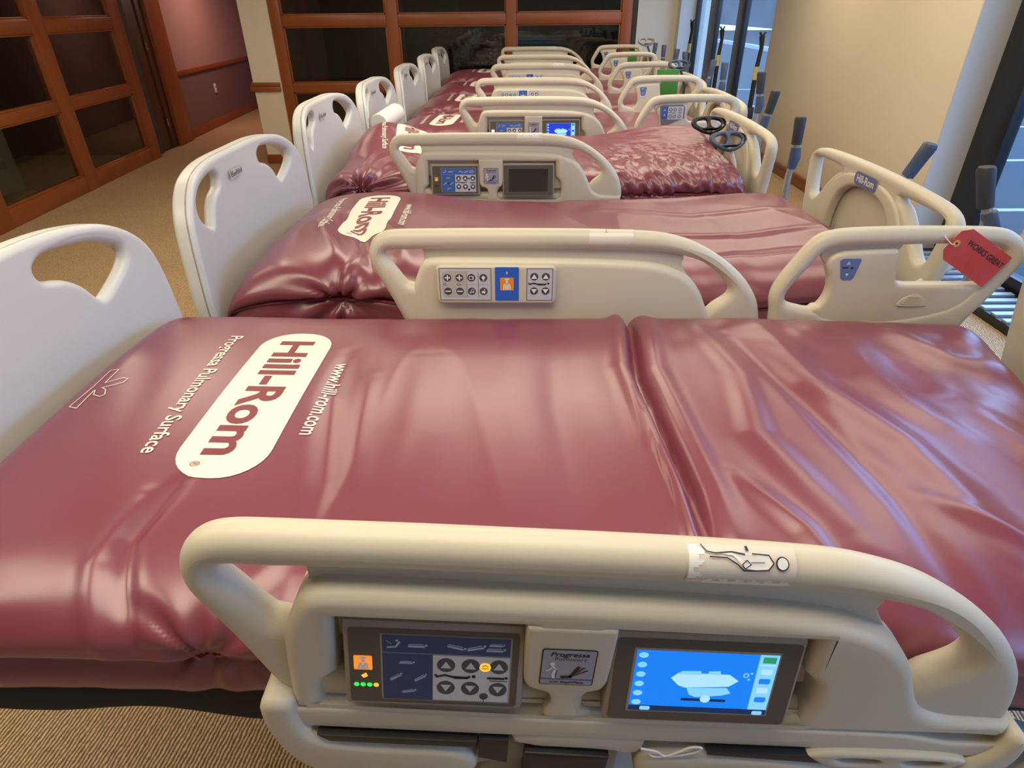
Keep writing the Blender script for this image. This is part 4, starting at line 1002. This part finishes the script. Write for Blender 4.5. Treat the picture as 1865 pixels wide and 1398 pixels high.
# lowered rails (they hang beside the deck)
for k, xs in ((2, (-.37, .63)), (3, (None, .63)), (5, (-.30, .74)), (6, (-.28, .78)), (7, (-.27, .80))):
    cy = BEDS[k-1]['cy']
    if xs[0] is not None:
        obj('side_rail', rail_mesh('inside'), None, ROOT[k], (xs[0], -.475, .90)); 
    obj('head_side_rail', head_mesh(), None, ROOT[k], (xs[1], -.475, .90))
for k in (2, 3):
    obj('side_rail', rail_mesh('inside'), None, ROOT[k], (-.37, .475, .90)); obj('head_side_rail', head_mesh(), None, ROOT[k], (.63, .475, .90))
obj('head_side_rail', head_mesh(), None, ROOT[1], (.66, -.487, .80))

# near bed: bumper trays, latch and linkage under the rail
def W1(x, z):   # rail-plane coordinates -> bed-1 local
    c, s = math.cos(.0597), math.sin(.0597)
    return (-.369+x*c+z*s, 1.246-x*s+z*c)
def P1(name, loops, th, bev, y, m, chk=2):
    L = [[W1(*p) for p in (chaikin(l, chk) if chk else l)] for l in loops]
    return obj(name, plate(L, th, bev, 3), m, ROOT[1], (0, y-.954, 0))
P1('bumper', [[(.070, -.243), (.112, -.243), (.113, -.275), (.122, -.310), (.150, -.325), (.22, -.330), (.333, -.330), (.333, -.398), (.22, -.402), (.150, -.402), (.110, -.385), (.084, -.345), (.070, -.29)]], .075, .012, .452, M_RAIL)
P1('bumper_floor', [[(.12, -.325), (.333, -.33), (.333, -.392), (.15, -.395)]], .03, .01, .440, M_GREYP, 1)
P1('bumper', [[(.532, -.326), (.60, -.322), (.70, -.323), (.77, -.334), (.83, -.345), (.90, -.340), (.950, -.318), (.978, -.285), (.982, -.258), (.998, -.253), (1.010, -.275), (1.008, -.315), (.98, -.360), (.92, -.392), (.83, -.408), (.70, -.412), (.56, -.412), (.540, -.395)]], .075, .012, .452, M_RAIL)
P1('release_bar', [[(.735, -.300), (.952, -.300), (.935, -.325), (.90, -.340), (.79, -.338), (.76, -.325)], [(.775, -.312), (.84, -.312), (.838, -.324), (.79, -.325)], [(.862, -.312), (.925, -.312), (.912, -.325), (.87, -.325)]], .020, .005, .425, M_RAIL, 2)
P1('rail_hinge', [[(.372, -.30), (.545, -.30), (.542, -.336), (.52, -.342), (.50, -.334), (.378, -.332)]], .06, .008, .455, M_RAIL, 1)
P1('link_arm', [[(.333, -.345), (.42, -.350), (.42, -.395), (.34, -.41), (.27, -.46), (.20, -.55), (.14, -.55), (.22, -.45), (.28, -.40), (.333, -.39)]], .04, .008, .465, M_GREYP, 1)
P1('link_arm', [[(.35, -.40), (.42, -.40), (.43, -.60), (.30, -.60)]], .03, .006, .475, M_GREYP, 1)
la = P1('release_latch', [[(.393, -.333), (.500, -.337), (.492, -.50), (.395, -.50)], [(.413, -.378), (.478, -.378), (.474, -.402), (.415, -.402)]], .045, .004, .440, M_BLACK, 0)
P1('latch_pocket', [[(.408, -.37), (.484, -.37), (.48, -.41), (.41, -.41)]], .01, .001, .452, M_SCRB, 0)
P1('lower_panel', [[(.50, -.33), (1.20, -.37), (1.25, -.60), (.50, -.60)]], .03, .01, .520, mat('pale_blue_grey_panel', (.42, .50, .56), .4), 1)
P1('lower_post', [[(.497, -.345), (.528, -.345), (.535, -.60), (.49, -.60)]], .04, .006, .490, M_GREYP, 0)
P1('painted_deck_shadow', [[(.11, -.27), (.60, -.28), (.62, -.33), (.11, -.33)]], .02, .002, .485, M_BLACK, 0)  # black plate standing in for the shade under the rail
P1('gap', [[(.135, -.306), (.332, -.308), (.332, -.320), (.15, -.318)]], .02, .001, .426, M_BLACK, 0)  # solid black strip imitating the shade between lip and left bumper
P1('gap', [[(.62, -.308), (.745, -.309), (.78, -.326), (.62, -.316)]], .02, .001, .426, M_BLACK, 0)  # solid black wedge imitating the shade above the right bumper
P1('gap', [[(.334, -.308), (.371, -.309), (.371, -.360), (.334, -.350)]], .02, .001, .430, M_BLACK, 0)  # solid black block imitating the deep shade between bumper and hinge
P1('mattress_guard', [[(-.50, -.36), (-.38, -.375), (-.345, -.385), (-.36, -.41), (-.40, -.42), (-.50, -.42)]], .03, .01, .52, M_FRAME, 2)
st = empty('elastic_string', (0, 0, 0)); bpy.data.objects.remove(st)
pts = [W1(x_, z_) for x_, z_ in ((.535, -.307), (.555, -.312), (.568, -.322), (.582, -.312), (.596, -.300), (.610, -.301), (.600, -.312), (.575, -.321), (.553, -.323), (.545, -.314))]
o = obj('elastic_string', tube([(p[0], .418, p[1]) for p in catmull(pts, 4, False)] if False else [(p.x, .416, p.y) for p in catmull(pts, 4, False)], .0016, 6), M_WHITE)
tag(o, 'short white elastic string caught under the nearest side rail', 'string')

# handles at the head ends
push_handle(ROOT[2], R(2, 1.335, 1.74, 1.20), (-.06, .02))
push_handle(ROOT[2], R(2, 1.29, 2.20, 1.19), (.055, -.05), M_BLUEP)
push_handle(ROOT[3], R(3, 1.175, 2.775, 1.185), (-.01, .0))
push_handle(ROOT[3], R(3, 1.28, 3.50, 1.21), (.02, -.03))
push_handle(ROOT[4], R(4, 1.34, 3.78, 1.27), (-.02, .0))
for k, pts in ((5, ((1.40, 4.75, .0), (1.36, 5.0, .03))), (6, ((1.42, 5.95, -.02), (1.40, 6.35, .02))), (7, ((1.44, 7.05, 0), (1.42, 7.5, .02)))):
    for (x, y, l) in pts: push_handle(ROOT[k], R(k, x, y, 1.25), (l, .01), M_BLUEP)  # blue of these far grips stands in for bluish window light
loop_handle(ROOT[3], R(3, .965, 2.90, 1.10), M_BLUEP, M_PRINT, .1)
loop_handle(ROOT[3], R(3, .975, 3.27, 1.11), M_BLACK, M_BLACK, .0)
loop_handle(ROOT[5], R(5, 1.27, 5.35, 1.22), M_BLUEP, M_BLUEP, .0); loop_handle(ROOT[7], R(7, 1.33, 7.2, 1.30), mat('pewter_plastic', (.25, .24, .23), .4), M_BLUEP, .0)
# green slip pads hanging at the head of some beds
for k, x, y in ((5, 1.07, 5.0), (7, 1.12, 7.2)):
    o = obj('hanging_pad', boxm((0, 0, 0), (.16, .02, .26), .008), M_GREEN, None, (x, y, 1.17)); 
    tag(o, 'green cloth pad hanging at the head of the %s bed' % ('fifth' if k == 5 else 'farthest'), 'pad')
# beige corrugated hose rising between the two nearest beds
hp = [Vector(p) for p in ((1.20, 1.62, .86), (1.26, 1.63, .95), (1.34, 1.64, 1.08), (1.41, 1.66, 1.22))]; hp = catmull(hp, 20, False)
o = obj('corrugated_hose', tube(hp, [.020 if (i//2) % 2 else .0175 for i in range(len(hp))], 12), mat('tan_hose', (.55, .42, .28), .5)); tag(o, 'tan corrugated hose standing behind the red-tagged rail', 'hose')
o = obj('white_bar', tube([(1.05, 1.66, .94), (1.26, 1.69, 1.08), (1.275, 1.69, 1.085), (1.28, 1.70, 1.06)], .012, 8), M_FOOT, ROOT[2], (0, -2.10, 0)); o.name = 'head_frame_bar'

# rolled white foam on the fourth bed
o = obj('foam_roll', tube([(-.84, 3.89, 1.115), (-.838, 3.90, 1.115), (-.79, 4.19, 1.135), (-.787, 4.21, 1.135)], [.050, .054, .054, .050], 26), M_WHITEF); tag(o, 'rolled white foam lying at the foot of the fourth bed', 'foam roll')

# red card tag tied to the raised head rail
tg = empty('card_tag', (1.030, 1.418, 1.205)); tag(tg, 'red handwritten card tag hanging on the head rail of the nearest bed', 'tag')
c = math.radians(-31)
prof = [(-.022, -.026), (-.022, .026), (-.002, .043), (.135, .043), (.135, -.043), (-.002, -.043)]
card = obj('card', plate([prof], .0012, 0), M_RED, tg, (0, 0, 0), (0, -c, 0))
F = Flat(); F.disc(-.008, .0, .0085, mat('orange_eyelet', (.8, .40, .08), .5), .0009, 16); F.disc(-.008, 0, .003, M_INK, .0012, 10)
me = text_mesh('WORKS GREAT', .019, off=.0003, xs=.9, shear=.1); me.transform(Matrix.Rotation(PI/2, 4, 'X')); me.transform(T(.072, -.0011, .016)); me.materials.append(M_INK)
obj('handwriting', me, None, card); obj('eyelet', F.mesh(), None, card)
obj('tie_string', tube([(-.012, -.002, .002), (-.022, -.006, .004), (-.035, .005, .018), (-.03, .03, .036)], .0012, 5), M_WHITE, tg)

# black poles with yellow labels standing by the rear window
for i, (x, y, ztop) in enumerate(((2.3, 9.6, 1.50), (2.25, 7.95, 1.46), (2.2, 6.46, 1.45))):
    pr = empty('strap_pole', (x, y, 0)); tag(pr, 'black pole with yellow label by the rear window, ' + ('farthest from the camera', 'between the other two poles', 'closest to the camera')[i], 'pole', 'black poles with yellow labels by the rear window')
    obj('pole', tube([(0, 0, .03), (0, 0, ztop-.35)], .022, 10), M_BLACK, pr)
    obj('label_sleeve', tube([(0, 0, ztop-.36), (0, 0, ztop-.25)],   .024, 12), M_YEL, pr)
    obj('strap', tube([(0, 0, ztop-.26), (.012, 0, ztop-.1), (.0, 0, ztop)], [.020, .018, .026], 10), M_BLACK, pr)
    for s_ in (-1, 1): obj('buckle_prong', tube([(0, 0, ztop-.01), (.025*s_, 0, ztop+.03)], .010, 8), M_BLACK, pr)
    for zc in (.52, .68): obj('clamp', boxm((0, 0, zc+.12), (.07, .07, .11), .015), M_BLACK, pr)
    obj('foot', tube([(0, 0, 0), (0, 0, .03)], .16, 20), M_BLACK, pr)
# small torn patch on the pier
